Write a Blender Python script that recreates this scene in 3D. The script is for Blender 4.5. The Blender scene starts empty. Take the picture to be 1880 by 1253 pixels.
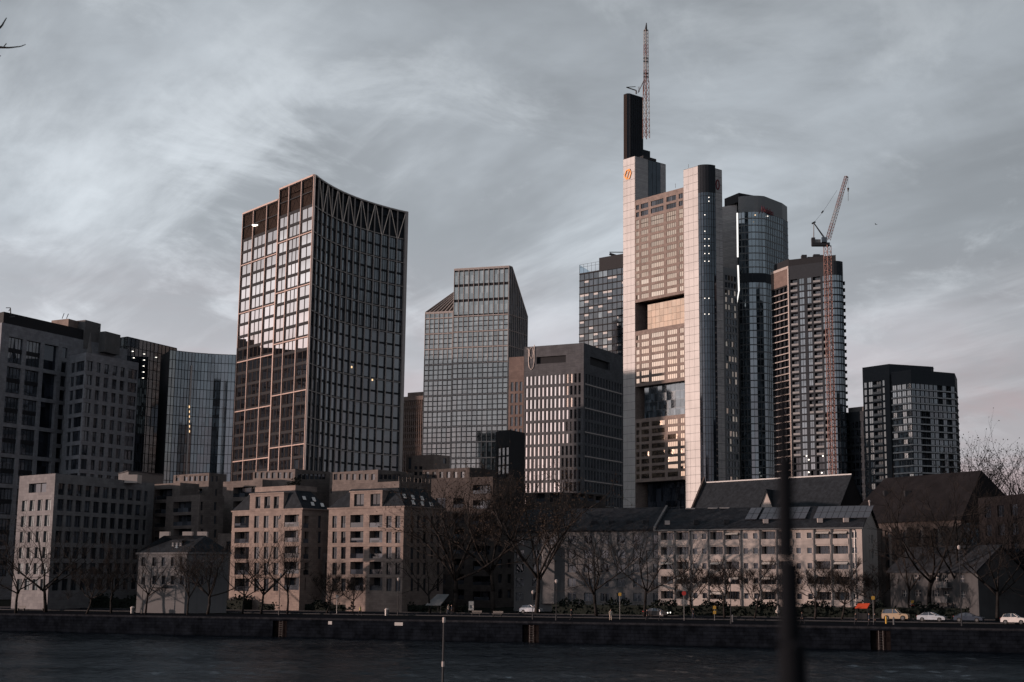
import bpy, math, random
from mathutils import Vector, Matrix
random.seed(7)
V=Vector
# ------------------------------------------------------------------ camera
F=2611.0; U0=1140.0; V0=627.0; PT=math.radians(9.2); ZC=7.5
sc=bpy.context.scene; col=sc.collection
cd=bpy.data.cameras.new('camera'); cam=bpy.data.objects.new('camera',cd); col.objects.link(cam)
cam.location=(0,0,ZC); cam.rotation_euler=(math.pi/2+PT,0,0)
cd.sensor_width=36; cd.lens=36*F/1880; cd.shift_x=-(U0-940)/1880; cd.clip_start=.1; cd.clip_end=30000
cd.dof.use_dof=True; cd.dof.focus_distance=420; cd.dof.aperture_fstop=2.8
sc.camera=cam
# ------------------------------------------------------------------ sky
SUN_AZ=V((-.985,-.17)).normalized(); SUN_EL=math.radians(5.0)
SD=V((SUN_AZ.x*math.cos(SUN_EL),SUN_AZ.y*math.cos(SUN_EL),math.sin(SUN_EL)))
w=bpy.data.worlds.new('World'); sc.world=w; w.use_nodes=True
nt=w.node_tree; N=nt.nodes; L=nt.links; N.clear()
def nd(tree,t,**k):
    n=tree.nodes.new(t)
    for a,b in k.items(): setattr(n,a,b)
    return n
def mth(tree,op,a,b=None,clamp=False):
    n=tree.nodes.new('ShaderNodeMath'); n.operation=op; n.use_clamp=clamp
    for i,x in enumerate((a,b)):
        if x is None: continue
        if isinstance(x,(int,float)): n.inputs[i].default_value=x
        else: tree.links.new(x,n.inputs[i])
    return n.outputs[0]
def mixc(tree,f,a,b,blend='MIX'):
    n=tree.nodes.new('ShaderNodeMix'); n.data_type='RGBA'; n.blend_type=blend
    for i,x in ((0,f),(6,a),(7,b)):
        if isinstance(x,(int,float)): n.inputs[i].default_value=x
        elif isinstance(x,tuple): n.inputs[i].default_value=(*x[:3],1)
        else: tree.links.new(x,n.inputs[i])
    return n.outputs[2]
def ramp(tree,x,a,b,lo=0.,hi=1.,smooth=True):
    n=tree.nodes.new('ShaderNodeMapRange'); n.interpolation_type='SMOOTHSTEP' if smooth else 'LINEAR'
    tree.links.new(x,n.inputs[0])
    for i,q in ((1,a),(2,b),(3,lo),(4,hi)): n.inputs[i].default_value=q
    return n.outputs[0]
sky=nd(nt,'ShaderNodeTexSky',sky_type='NISHITA',sun_disc=False)
sky.sun_elevation=SUN_EL; sky.sun_rotation=math.atan2(SUN_AZ.x,SUN_AZ.y); sky.dust_density=2.0; sky.altitude=100
tc=nd(nt,'ShaderNodeTexCoord'); sp=nd(nt,'ShaderNodeSeparateXYZ'); L.new(tc.outputs['Generated'],sp.inputs[0])
zup=mth(nt,'MAXIMUM',sp.outputs[2],0.0)
den=mth(nt,'ADD',zup,.16)
cx=mth(nt,'DIVIDE',sp.outputs[0],den); cy=mth(nt,'DIVIDE',sp.outputs[1],den)
cmb=nd(nt,'ShaderNodeCombineXYZ'); L.new(cx,cmb.inputs[0]); L.new(cy,cmb.inputs[1])
def cloud(scale,along,sa,sb,detail,dist,seed,rough=.56):
    """noise drawn out along a compass direction of the cloud layer"""
    a_=V(along).normalized(); k=nd(nt,'ShaderNodeCombineXYZ'); k.inputs[2].default_value=seed
    for i,(d_,s_) in enumerate(((a_,sa),(V((-a_.y,a_.x)),sb))):
        L.new(mth(nt,'ADD',mth(nt,'MULTIPLY',cx,d_.x*s_),mth(nt,'MULTIPLY',cy,d_.y*s_)),k.inputs[i])
    n=nd(nt,'ShaderNodeTexNoise'); L.new(k.outputs[0],n.inputs['Vector'])
    n.inputs['Scale'].default_value=scale; n.inputs['Detail'].default_value=detail; n.inputs['Roughness'].default_value=rough; n.inputs['Distortion'].default_value=dist
    return n.outputs[0]
AL=(-.62,.78)
big=cloud(.9,AL,.6,1.,6,.25,3.3)
fine=cloud(1.7,AL,.34,1.3,9,.2,7.1,.6)
mid=cloud(2.1,(.9,.4),.7,1.,8,.3,1.9,.6)
puff=cloud(3.4,(.3,.9),.8,1.,10,.4,21.7,.62)
streak=cloud(1.3,AL,.10,1.9,5,.25,12.4)
sdn=nd(nt,'ShaderNodeVectorMath',operation='DOT_PRODUCT'); L.new(tc.outputs['Generated'],sdn.inputs[0]); sdn.inputs[1].default_value=SD
glow=ramp(nt,sdn.outputs['Value'],-.9,1.0,0,1,False)
near=mth(nt,'POWER',ramp(nt,sdn.outputs['Value'],.45,1.0,0,1,False),1.3)
elev=zup
lo=ramp(nt,elev,.03,.24,1,0)                       # near the horizon
dark=(3.4,3.68,4.02); lite=(6.1,6.65,7.25); white=(8.2,8.8,9.4)
cl=mixc(nt,ramp(nt,big,.38,.6),dark,lite)
cl=mixc(nt,ramp(nt,mid,.42,.68,0,.75),cl,dark)
cl=mixc(nt,ramp(nt,fine,.50,.72,0,.6),cl,white)
cl=mixc(nt,ramp(nt,streak,.56,.70,0,.38),cl,white); cl=mixc(nt,ramp(nt,puff,.5,.72,0,.5),cl,white)
cl=mixc(nt,1.0,cl,ramp(nt,elev,.2,.5,1.2,.56),'MULTIPLY')
pink=mixc(nt,ramp(nt,mid,.36,.6),(7.6,5.8,6.0),(7.2,6.7,7.1))
cl=mixc(nt,mth(nt,'MULTIPLY',lo,.85),cl,pink)
br=mth(nt,'ADD',mth(nt,'MULTIPLY',glow,.85),.52)
cl=mixc(nt,1.0,cl,br,'MULTIPLY')
warm=mixc(nt,near,(0,0,0),(7.0,4.5,3.4))
warm=mixc(nt,1.0,warm,ramp(nt,elev,.0,.40,1,.0),'MULTIPLY')
cl=mixc(nt,1.0,cl,warm,'ADD')
skc=mixc(nt,.92,sky.outputs[0],cl)
bg=nd(nt,'ShaderNodeBackground'); L.new(skc,bg.inputs[0]); bg.inputs[1].default_value=.1
out=nd(nt,'ShaderNodeOutputWorld'); L.new(bg.outputs[0],out.inputs[0])
# ------------------------------------------------------------------ sun, exposure
ld=bpy.data.lights.new('sun','SUN'); ld.energy=5.0; ld.angle=math.radians(.6); ld.color=(1,.71,.59)
sun=bpy.data.objects.new('sun',ld); col.objects.link(sun); sun.rotation_euler=SD.to_track_quat('Z','Y').to_euler()
vs=sc.view_settings; vs.view_transform='Standard'; vs.look='None'; vs.exposure=0; vs.gamma=1; vs.use_curve_mapping=False
sc.cycles.use_denoising=True; sc.cycles.max_bounces=6; sc.cycles.sample_clamp_indirect=4

# ------------------------------------------------------------------ projection helpers (photo pixel -> place)
cP,sP=math.cos(PT),math.sin(PT)
def ray(u,v):
    a=(u-U0)/F; b=(V0-v)/F
    return V((a,cP-b*sP,sP+b*cP))
def atz(u,v,z):
    r=ray(u,v); t=(z-ZC)/r.z; return V((r.x*t,r.y*t))
def aty(u,v,y):
    r=ray(u,v); t=y/r.y; return V((r.x*t,y,ZC+r.z*t))

# ------------------------------------------------------------------ materials
MATS={}
def newmat(name):
    m=bpy.data.materials.new(name); m.use_nodes=True; t=m.node_tree
    b=t.nodes['Principled BSDF']; MATS[name]=m
    return m,t,b
def wallvec(t):
    """metres along the wall, metres up"""
    g=nd(t,'ShaderNodeNewGeometry'); c=nd(t,'ShaderNodeVectorMath',operation='CROSS_PRODUCT')
    c.inputs[0].default_value=(0,0,1); t.links.new(g.outputs['True Normal'],c.inputs[1])
    d=nd(t,'ShaderNodeVectorMath',operation='DOT_PRODUCT'); t.links.new(g.outputs['Position'],d.inputs[0]); t.links.new(c.outputs[0],d.inputs[1])
    s=nd(t,'ShaderNodeSeparateXYZ'); t.links.new(g.outputs['Position'],s.inputs[0])
    k=nd(t,'ShaderNodeCombineXYZ'); t.links.new(d.outputs['Value'],k.inputs[0]); t.links.new(s.outputs[2],k.inputs[1])
    return k.outputs[0],g.outputs['Position']
def stone(name,c,var=.25,rough=.8,block=None,joint=.55,scale=.35,spec=.1):
    m,t,b=newmat(name); wv,pos=wallvec(t)
    n=nd(t,'ShaderNodeTexNoise'); t.links.new(pos,n.inputs['Vector']); n.inputs['Scale'].default_value=scale; n.inputs['Detail'].default_value=6; n.inputs['Roughness'].default_value=.65
    c1=tuple(x*(1-var) for x in c); c2=tuple(min(1,x*(1+var)) for x in c)
    cc=mixc(t,ramp(t,n.outputs[0],.3,.7),c1,c2)
    # rain streaks
    mp=nd(t,'ShaderNodeMapping'); t.links.new(wv,mp.inputs[0]); mp.inputs['Scale'].default_value=(1.3,.06,1)
    n2=nd(t,'ShaderNodeTexNoise'); t.links.new(mp.outputs[0],n2.inputs['Vector']); n2.inputs['Scale'].default_value=1.; n2.inputs['Detail'].default_value=4
    cc=mixc(t,ramp(t,n2.outputs[0],.5,.75,0,.3),cc,tuple(x*.6 for x in c))
    if block:
        bt=nd(t,'ShaderNodeTexBrick'); t.links.new(wv,bt.inputs['Vector']); bt.inputs['Scale'].default_value=1
        bt.inputs['Brick Width'].default_value=block[0]; bt.inputs['Row Height'].default_value=block[1]; bt.inputs['Mortar Size'].default_value=block[2]
        bt.inputs['Color1'].default_value=(1,1,1,1); bt.inputs['Color2'].default_value=(.78,.78,.8,1); bt.inputs['Mortar'].default_value=(joint,joint,joint,1)
        cc=mixc(t,1.,cc,bt.outputs[0],'MULTIPLY')
    t.links.new(cc,b.inputs['Base Color']); b.inputs['Roughness'].default_value=rough; b.inputs['Specular IOR Level'].default_value=spec
    return m
def glass(name,tint,R0,body,rough=.03,var=.5,wob=.0):
    """coated window glass: partial mirror over a dim interior that differs from pane to pane"""
    m,t,b=newmat(name); oi=nd(t,'ShaderNodeObjectInfo'); wv,pos=wallvec(t)
    wn=nd(t,'ShaderNodeTexWhiteNoise',noise_dimensions='3D')
    fl=nd(t,'ShaderNodeVectorMath',operation='FLOOR'); mp=nd(t,'ShaderNodeMapping'); t.links.new(wv,mp.inputs[0]); mp.inputs['Scale'].default_value=(.55,.3,1)
    t.links.new(mp.outputs[0],fl.inputs[0]); t.links.new(fl.outputs[0],wn.inputs[0])
    r=mth(t,'FRACT',mth(t,'ADD',wn.outputs[0],oi.outputs['Random']))
    bc=mixc(t,ramp(t,r,.25,1,0,var,False),body,tuple(min(1,x*6+.03) for x in body))
    b.inputs['Roughness'].default_value=.6; t.links.new(bc,b.inputs['Base Color']); b.inputs['Specular IOR Level'].default_value=.0
    gl=nd(t,'ShaderNodeBsdfGlossy'); gl.inputs['Color'].default_value=(*tint,1); gl.inputs['Roughness'].default_value=rough
    if wob:
        no=nd(t,'ShaderNodeTexNoise'); t.links.new(pos,no.inputs['Vector']); no.inputs['Scale'].default_value=.5; no.inputs['Detail'].default_value=2
        bp=nd(t,'ShaderNodeBump'); bp.inputs['Strength'].default_value=wob; bp.inputs['Distance'].default_value=.1; t.links.new(no.outputs[0],bp.inputs['Height']); t.links.new(bp.outputs[0],gl.inputs['Normal'])
    fr=nd(t,'ShaderNodeFresnel'); fr.inputs[0].default_value=1.5
    fac=mth(t,'ADD',fr.outputs[0],mth(t,'MULTIPLY',R0,mth(t,'ADD',mth(t,'MULTIPLY',oi.outputs['Random'],.3),.85)),True)
    mx=nd(t,'ShaderNodeMixShader'); t.links.new(fac,mx.inputs[0]); t.links.new(b.outputs[0],mx.inputs[1]); t.links.new(gl.outputs[0],mx.inputs[2])
    t.links.new(mx.outputs[0],t.nodes['Material Output'].inputs[0])
    return m
def metal(name,c,rough=.5,met=.0,spec=.25):
    m,t,b=newmat(name); g=nd(t,'ShaderNodeNewGeometry'); n=nd(t,'ShaderNodeTexNoise'); t.links.new(g.outputs['Position'],n.inputs['Vector']); n.inputs['Scale'].default_value=1.2; n.inputs['Detail'].default_value=4
    t.links.new(mixc(t,n.outputs[0],tuple(x*.75 for x in c),tuple(min(1,x*1.2) for x in c)),b.inputs['Base Color'])
    b.inputs['Roughness'].default_value=rough; b.inputs['Metallic'].default_value=met; b.inputs['Specular IOR Level'].default_value=spec
    return m
def emit(name,c,s):
    m,t,b=newmat(name); b.inputs['Base Color'].default_value=(*c,1); b.inputs['Emission Color'].default_value=(*c,1); b.inputs['Emission Strength'].default_value=s
    return m
M=MATS
stone('limestone_grey',(.195,.21,.235),.12,block=(1.2,.6,.012))
stone('limestone_pale',(.155,.155,.163),.12,block=(1.2,.6,.012))
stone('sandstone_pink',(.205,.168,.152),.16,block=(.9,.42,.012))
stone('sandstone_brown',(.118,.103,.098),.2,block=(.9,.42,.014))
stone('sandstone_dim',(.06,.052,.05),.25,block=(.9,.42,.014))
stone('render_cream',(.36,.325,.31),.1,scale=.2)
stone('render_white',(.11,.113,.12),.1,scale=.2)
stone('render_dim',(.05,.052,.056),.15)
stone('render_grey',(.105,.107,.112),.12)
stone('clad_brown',(.155,.12,.11),.15,block=(1.2,.3,.02))
stone('clad_slate',(.085,.09,.10),.15,block=(1.6,.3,.02))
stone('panel_white',(.315,.318,.325),.12,rough=.45,scale=.08,spec=.4)
stone('panel_joint',(.05,.05,.05),.1)
stone('panel_shade_grey',(.36,.36,.365),.1,rough=.5,block=(30,.9,.06))
stone('slate_roof',(.02,.025,.031),.3,rough=.85,spec=.08,block=(.5,.25,.02),scale=1.)
stone('slate_roof_brown',(.023,.027,.033),.3,rough=.9,spec=.08,block=(.4,.22,.02),scale=1.)
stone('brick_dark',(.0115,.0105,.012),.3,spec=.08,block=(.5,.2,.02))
stone('concrete',(.036,.038,.043),.2)
stone('asphalt',(.014,.016,.02),.2,spec=0.,scale=.6)
stone('paving',(.012,.013,.016),.25,spec=0.,scale=.8)
stone('earth',(.012,.014,.013),.4,spec=0.,scale=.7)
stone('quay_stone',(.006,.0078,.011),.5,spec=.0,block=(1.4,.5,.03),joint=.4,scale=.5)
stone('quay_stain',(.011,.009,.009),.5,spec=0.,block=(1.4,.5,.03),scale=.9)
metal('post_black',(.006,.007,.009),.9,0,.05)
stone('coping_dark',(.016,.0175,.021),.35,spec=0.,scale=1.)
stone('bark',(.014,.013,.013),.3,scale=2.5)
stone('bark_pale',(.024,.021,.02),.4,scale=2.5)
stone('twig',(.019,.016,.015),.3,scale=3)
stone('leaf_brown',(.05,.036,.027),.4,scale=2)
stone('leaf_dark',(.009,.013,.011),.4,scale=2)
glass('glass_dark',(.75,.82,.9),.04,(.012,.015,.02),.03)
glass('glass_office',(.78,.84,.9),.13,(.014,.018,.024),.02)
glass('glass_mirror',(.95,.89,.87),.58,(.010,.011,.014),.015,.12)
glass('glass_strip',(.95,.89,.87),.66,(.02,.02,.024),.015,.4)
glass('glass_sunset_tint',(1,.86,.74),.5,(.04,.03,.022),.015,.5)  # gold of the reflected sunset is put into the tint
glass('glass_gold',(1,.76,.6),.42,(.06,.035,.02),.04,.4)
glass('glass_green',(.76,.81,.82),.2,(.03,.036,.039),.04,.8)
glass('glass_curtain',(.7,.8,.88),.17,(.016,.022,.028),.04,.7)
glass('glass_black',(.6,.7,.8),.07,(.006,.008,.012),.05,.4)
glass('glass_home',(.75,.82,.9),.03,(.010,.012,.016),.03,.7)
metal('frame_rose',(.34,.26,.235),.5,.1)
metal('brace_lit',(.85,.72,.64),.5)  # brightness of the lit crown braces is put into this pale colour
metal('frame_dark',(.02,.022,.026),.6,0,.06)
metal('frame_brown',(.024,.017,.015),.6,0,.05); metal('louvre_brown',(.055,.037,.03),.6,0,.08)
metal('frame_grey',(.13,.14,.15),.45,.2)
metal('band_grey',(.27,.285,.3),.6)
metal('frame_pale',(.33,.30,.29),.45,.1)
metal('louvre_dark',(.026,.031,.038),.6,0,.04)
metal('mast_red',(.11,.04,.036),.5); metal('mast_white',(.2,.19,.19),.5); metal('crane_red',(.15,.06,.048),.5)
metal('steel_dark',(.018,.02,.024),.45); metal('steel_grey',(.12,.125,.13),.4,.4)
metal('solar_cell',(.05,.055,.07),.25,.0,.6); metal('tyre',(.012,.012,.013),.8)
metal('paint_silver',(.42,.44,.47),.3,.5); metal('paint_white',(.55,.53,.52),.35); metal('paint_beige',(.34,.26,.18),.35); metal('paint_black',(.015,.016,.018),.3); metal('paint_blue',(.03,.04,.06),.3)
metal('fabric_red',(.55,.075,.03),.8); metal('fabric_white',(.5,.47,.44),.8); metal('sign_white',(.3,.3,.3),.6); metal('sign_yellow',(.45,.27,.05),.6); metal('sign_red',(.4,.04,.035),.6); metal('sign_maroon',(.12,.015,.025),.6)
metal('logo_orange',(.75,.30,.05),.5)
metal('bench_grey',(.13,.125,.12),.8); metal('skin',(.35,.22,.17),.6); metal('hair',(.03,.022,.018),.7); metal('cloth_dark',(.02,.021,.026),.85); metal('cloth_pale',(.42,.36,.31),.85); metal('cloth_white',(.55,.55,.56),.85); metal('cloth_yellow',(.42,.36,.14),.85); metal('cloth_blue',(.035,.045,.07),.85)
metal('feather_white',(.6,.6,.6),.8); metal('feather_dark',(.02,.02,.022),.8)
emit('lamp_white',(1,.93,.82),2.2); emit('led_white',(1,.97,.93),1.2); emit('lamp_warm',(1,.66,.35),1.6); emit('lamp_red',(1,.06,.05),1.2)

# ------------------------------------------------------------------ mesh helpers
class MB:
    def __init__(s): s.v=[]; s.f=[]
    def quad(s,*p):
        i=len(s.v); s.v+= [tuple(q) for q in p]; s.f.append(tuple(range(i,i+len(p))))
    def box(s,x0,y0,z0,x1,y1,z1):
        s.hexa([(x0,y0),(x1,y0),(x1,y1),(x0,y1)],z0,z1)
    def hexa(s,poly,z0,z1,top=None):
        n=len(poly); top=top or poly; i=len(s.v)
        s.v+=[(p[0],p[1],z0) for p in poly]+[(p[0],p[1],z1) for p in top]
        s.f.append(tuple(i+k for k in reversed(range(n)))); s.f.append(tuple(i+n+k for k in range(n)))
        for k in range(n): j=(k+1)%n; s.f.append((i+k,i+j,i+n+j,i+n+k))
    def obox(s,Fc,s0,s1,z0,z1,o0,o1):
        """box on a face: along s0..s1, up z0..z1, off the wall o0..o1"""
        a,b,c,d=Fc.pt(s0,0,o1),Fc.pt(s1,0,o1),Fc.pt(s1,0,o0),Fc.pt(s0,0,o0)
        s.hexa([a,b,c,d],z0,z1)
    def beam(s,p,q,r,n=4,r2=None,spin=math.pi/4):
        p=V(p); q=V(q); r2=r if r2 is None else r2; d=(q-p)
        if d.length<1e-6: return
        d.normalize(); a=d.orthogonal().normalized() if abs(d.z)>.99 else d.cross(V((0,0,1))).normalized(); b=d.cross(a); i=len(s.v)
        for c,rr in ((p,r),(q,r2)):
            for k in range(n):
                t=spin+2*math.pi*k/n; s.v.append(tuple(c+(a*math.cos(t)+b*math.sin(t))*rr))
        for k in range(n): j=(k+1)%n; s.f.append((i+k,i+j,i+n+j,i+n+k))
        if n>3: s.f.append(tuple(i+k for k in reversed(range(n)))); s.f.append(tuple(i+n+k for k in range(n)))
    def lathe(s,c,prof,n=10):
        i=len(s.v); c=V(c)
        for r,z in prof:
            for k in range(n): t=2*math.pi*k/n; s.v.append((c.x+r*math.cos(t),c.y+r*math.sin(t),c.z+z))
        for a in range(len(prof)-1):
            for k in range(n): j=(k+1)%n; s.f.append((i+a*n+k,i+a*n+j,i+(a+1)*n+j,i+(a+1)*n+k))
        s.f.append(tuple(i+k for k in reversed(range(n)))); s.f.append(tuple(i+(len(prof)-1)*n+k for k in range(n)))
    def mesh(s,name,mat,off=V((0,0,0)),smooth=False):
        me=bpy.data.meshes.new(name); me.from_pydata([(x-off.x,y-off.y,z-off.z) for x,y,z in s.v],[],s.f)
        for m in (mat if isinstance(mat,(list,tuple)) else [mat]): me.materials.append(M[m] if isinstance(m,str) else m)
        if smooth: me.polygons.foreach_set('use_smooth',[True]*len(me.polygons))
        me.update(); return me
    def build(s,name,mat,parent=None,smooth=False,kind=None,label=None):
        if not s.f: return None
        off=parent['_w'] if False else (WL.get(parent.name,V((0,0,0))) if parent else V((0,0,0)))
        o=bpy.data.objects.new(name,s.mesh(name,mat,off,smooth)); col.objects.link(o)
        if parent: o.parent=parent
        WL[o.name]=off
        if kind: o['kind']=kind
        if label: o['label']=label
        return o
WL={}      # world position of every parent's origin
def thing(name,label,cat,loc,group=None,kind=None):
    o=bpy.data.objects.new(name,None); col.objects.link(o); loc=V((loc[0],loc[1],loc[2] if len(loc)>2 else 0))
    o.location=loc; o.empty_display_size=.1; o['label']=label; o['category']=cat; WL[o.name]=loc
    if group: o['group']=group
    if kind: o['kind']=kind
    return o
def tag(o,label,cat,group=None,kind=None):
    o['label']=label; o['category']=cat
    if group: o['group']=group
    if kind: o['kind']=kind
    return o
def struct(o): o['kind']='structure'; return o
class Face:
    def __init__(s,A,B):
        s.A=V((A[0],A[1])); s.B=V((B[0],B[1])); e=s.B-s.A; s.W=e.length; s.d=e/s.W; s.n=V((s.d.y,-s.d.x)); s.rz=math.atan2(s.d.y,s.d.x)
    def pt(s,a,z,off=0.): p=s.A+s.d*a+s.n*off; return V((p.x,p.y,z))
    def px(s,u,v):
        r=ray(u,v); r2=V((r.x,r.y)); t=s.A.dot(s.n)/r2.dot(s.n); p=r2*t
        return ((p-s.A).dot(s.d),ZC+r.z*t)
    def su(s,u,v): return s.px(u,v)[0]
    def zv(s,u,v): return s.px(u,v)[1]
PANES={}
def pane_mesh(mat,fmat,nm,hm=0):
    """unit pane: glass plate with a frame and nm vertical / hm horizontal bars"""
    k=(mat,fmat,nm,hm)
    if k in PANES: return PANES[k]
    g=MB(); g.box(0,.0,0,1,.08,1); n0=len(g.f)
    if fmat:
        t=.035
        for a in range(nm+2):
            c=a/(nm+1); lo_=max(0,c-t*(1 if 0<a<=nm else 2)/max(1,nm*.6)*.8); hi_=min(1,c+t*(1 if 0<a<=nm else 2)/max(1,nm*.6)*.8); g.box(lo_,-.05,0,hi_,-.002,1)
        for a in range(hm+2):
            c=a/(hm+1); g.box(0,-.045,max(0,c-.03),1,-.003,min(1,c+.03))
    me=g.mesh('window',[mat]+([fmat] if fmat else []))
    if fmat:
        for i,p in enumerate(me.polygons): p.material_index=0 if i<n0 else 1
    PANES[k]=me; return me
COUNT={}; REST={}
def window(T,Fc,s0,z0,s1,z1,depth,mat='glass_office',fmat=None,nm=0,hm=0,name='window',cap=300,tilt=.15):
    c=COUNT.setdefault((T.name,name),0)
    if c>=cap:
        mb=REST.setdefault((T.name,mat),MB()); mb.obox(Fc,s0,s1,z0,z1,-depth-.08,-depth)
        return None
    COUNT[(T.name,name)]=c+1
    o=bpy.data.objects.new(name,pane_mesh(mat,fmat,nm,hm)); col.objects.link(o); o.parent=T
    o.location=Fc.pt(s0,z0,-depth)-WL[T.name]; o.scale=(s1-s0,1,z1-z0)
    o.rotation_euler=(math.radians(random.gauss(0,tilt)),0,Fc.rz+math.radians(random.gauss(0,tilt)))
    return o
def wall(mb,Fc,z0,z1,ops,s0=0,s1=None):
    """wall sheet with real openings; ops = (s0,z0,s1,z1,depth)"""
    s1=Fc.W if s1 is None else s1
    ops=[(max(a,s0+.02),max(b,z0+.02),min(c,s1-.02),min(d,z1-.02),e) for a,b,c,d,e in ops]; ops=[o for o in ops if o[2]-o[0]>.05 and o[3]-o[1]>.05]
    zs=sorted({z0,z1,*[round(o[1],3) for o in ops],*[round(o[3],3) for o in ops]})
    for a,b in zip(zs[:-1],zs[1:]):
        if b-a<1e-3: continue
        m=(a+b)/2; sp_=sorted((o[0],o[2]) for o in ops if o[1]<m<o[3]); x=s0
        for p,q in sp_:
            if p>x+1e-3: mb.quad(Fc.pt(x,a),Fc.pt(p,a),Fc.pt(p,b),Fc.pt(x,b))
            x=max(x,q)
        if s1>x+1e-3: mb.quad(Fc.pt(x,a),Fc.pt(s1,a),Fc.pt(s1,b),Fc.pt(x,b))
    for a,b,c,d,e in ops:
        P=lambda s,z,o:Fc.pt(s,z,o)
        mb.quad(P(a,b,0),P(c,b,0),P(c,b,-e),P(a,b,-e)); mb.quad(P(a,d,-e),P(c,d,-e),P(c,d,0),P(a,d,0))
        mb.quad(P(a,b,-e),P(a,d,-e),P(a,d,0),P(a,b,0)); mb.quad(P(c,b,0),P(c,d,0),P(c,d,-e),P(c,b,-e))
def wins(T,Fc,mb,z0,z1,cols,rows,depth=.25,s0=0,s1=None,**k):
    """regular openings: wall plus one window object in each"""
    ops=[(a,c,b,d,depth) for c,d in rows for a,b in cols]
    wall(mb,Fc,z0,z1,ops,s0,s1)
    for a,c,b,d,e in ops: window(T,Fc,a-.03,c-.03,b+.03,d+.03,e,**k)
def even(n,a,b,fill):
    p=(b-a)/n; return [(a+p*(i+.5-fill/2),a+p*(i+.5+fill/2)) for i in range(n)]
def corner_plan(C,L_,R_): return [L_,C,R_,L_+(R_-C)]
def finish(T):
    for (n,mat),mb in list(REST.items()):
        if n==T.name: mb.build('windows',mat,T,kind='stuff'); del REST[(n,mat)]
def back_and_roof(mb,rf,plan,z0,z1,parapet=.5,t=.35):
    """plain rear walls and a roof deck behind a parapet; plan = left, corner, right, back"""
    Lp,C,Rp,Bk=plan
    for a,b in ((Rp,Bk),(Bk,Lp)):
        f=Face(a,b); mb.quad(f.pt(0,z0),f.pt(f.W,z0),f.pt(f.W,z1),f.pt(0,z1))
    zr=z1-parapet; ctr=(Lp+Rp)/2; inn=[p+(ctr-p).normalized()*t*1.4 for p in plan]
    for i in range(4):
        j=(i+1)%4; mb.quad((*plan[i],z1),(*plan[j],z1),(*inn[j],z1),(*inn[i],z1)); mb.quad((*inn[i],z1),(*inn[j],z1),(*inn[j],zr),(*inn[i],zr))
    rf.quad(*[(*p,zr) for p in inn])
def lamp(T,p,w=.7,h=.35,mat='lamp_white'):
    m=MB(); m.box(p.x-w/2,p.y-w/2,p.z-h/2,p.x+w/2,p.y+w/2,p.z+h/2); return m.build('lamp',mat,T)
def rot2(d,a): c,s=math.cos(a),math.sin(a); return V((d.x*c-d.y*s,d.x*s+d.y*c))

# ================================================================== ground, river, quay
BD=V((.92,-.394)).normalized(); BN=V((-BD.y,BD.x))      # along the bank (to the right), and away from the river
BO=V((-16.9,221.0))
def bank(s,o,z=0.): p=BO+BD*s+BN*o; return V((p.x,p.y,z))
def sheet(name,s0,s1,o0,o1,z,mat,kind='structure'):
    m=MB(); m.quad(bank(s0,o0,z),bank(s1,o0,z),bank(s1,o1,z),bank(s0,o1,z)); o=m.build(name,mat); o['kind']=kind; return o
m=MB(); m.quad(bank(-9000,1.0,-.02),bank(9000,1.0,-.02),bank(9000,15000,-.02),bank(-9000,15000,-.02)); struct(m.build('ground','earth'))
sheet('promenade',-420,420,.62,15,-.012,'paving')
sheet('road',-420,420,19,33,-.012,'asphalt')
sheet('pavement',-420,420,36,41,-.008,'paving')
m=MB()
for o in (18.8,33.1):
    a=[bank(-420,o),bank(420,o),bank(420,o+.25),bank(-420,o+.25)]; m.hexa([(p.x,p.y) for p in a],-.02,.12)
struct(m.build('kerb','concrete'))
m=MB()
for k in range(-40,40): a=[bank(k*9,25.9),bank(k*9+4,25.9),bank(k*9+4,26.1),bank(k*9,26.1)]; m.quad(*[(p.x,p.y,-.006) for p in a])
struct(m.build('road_marking','sign_white'))
# quay wall with coping stones
q=thing('quay_wall','long dark stone quay wall along the far river bank','wall',bank(0,0,-3.1))
m=MB(); wf=Face(bank(-420,0).xy,bank(420,0).xy)
wall(m,wf,-6,-.25,[(420+s-1.4,-3.6,420+s+1.4,-.5,.5) for s in (-42.5,3.5,57)]); m.build('wall','quay_stone',q)
for s in (-42.5,3.5,57):
    m=MB(); m.obox(wf,420+s-1.4,420+s+1.4,-3.6,-.5,-.6,-.5); m.build('niche_back','quay_stain',q)
    m=MB()
    for k in range(8): m.beam(wf.pt(420+s-.3,-3.2+k*.35,-.3),wf.pt(420+s+.3,-3.2+k*.35,-.3),.03)
    for e in (-.3,.3): m.beam(wf.pt(420+s+e,-3.5,-.3),wf.pt(420+s+e,-.4,-.3),.035)
    m.build('ladder','steel_dark',q)
m=MB(); m.box(0,-.08,-.25,1.48,.62,.03); cm=m.mesh('coping_stone','coping_dark')
for k in range(150):
    o=bpy.data.objects.new('coping_stone',cm); col.objects.link(o); o.parent=q; o.rotation_euler=(0,0,wf.rz)
    o.location=wf.pt(300+k*1.5,random.uniform(-.012,0),random.uniform(-.01,.01))-WL[q.name]
m=MB(); m.obox(wf,0,299.98,-.25,.02,-.62,.08); m.obox(wf,525.02,840,-.25,.02,-.62,.08); m.build('coping','coping_dark',q,kind='stuff')
for s,wd,c in ((-20.5,1.5,'sign_white'),(-33.0,.7,'sign_white')):
    m=MB(); m.obox(wf,420+s,420+s+wd,-.95,-.45,.02,.07); tag(m.build('wall_sign',c),'wide white sign fixed to the quay wall' if wd>1 else 'small white plate fixed to the quay wall','sign')
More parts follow.
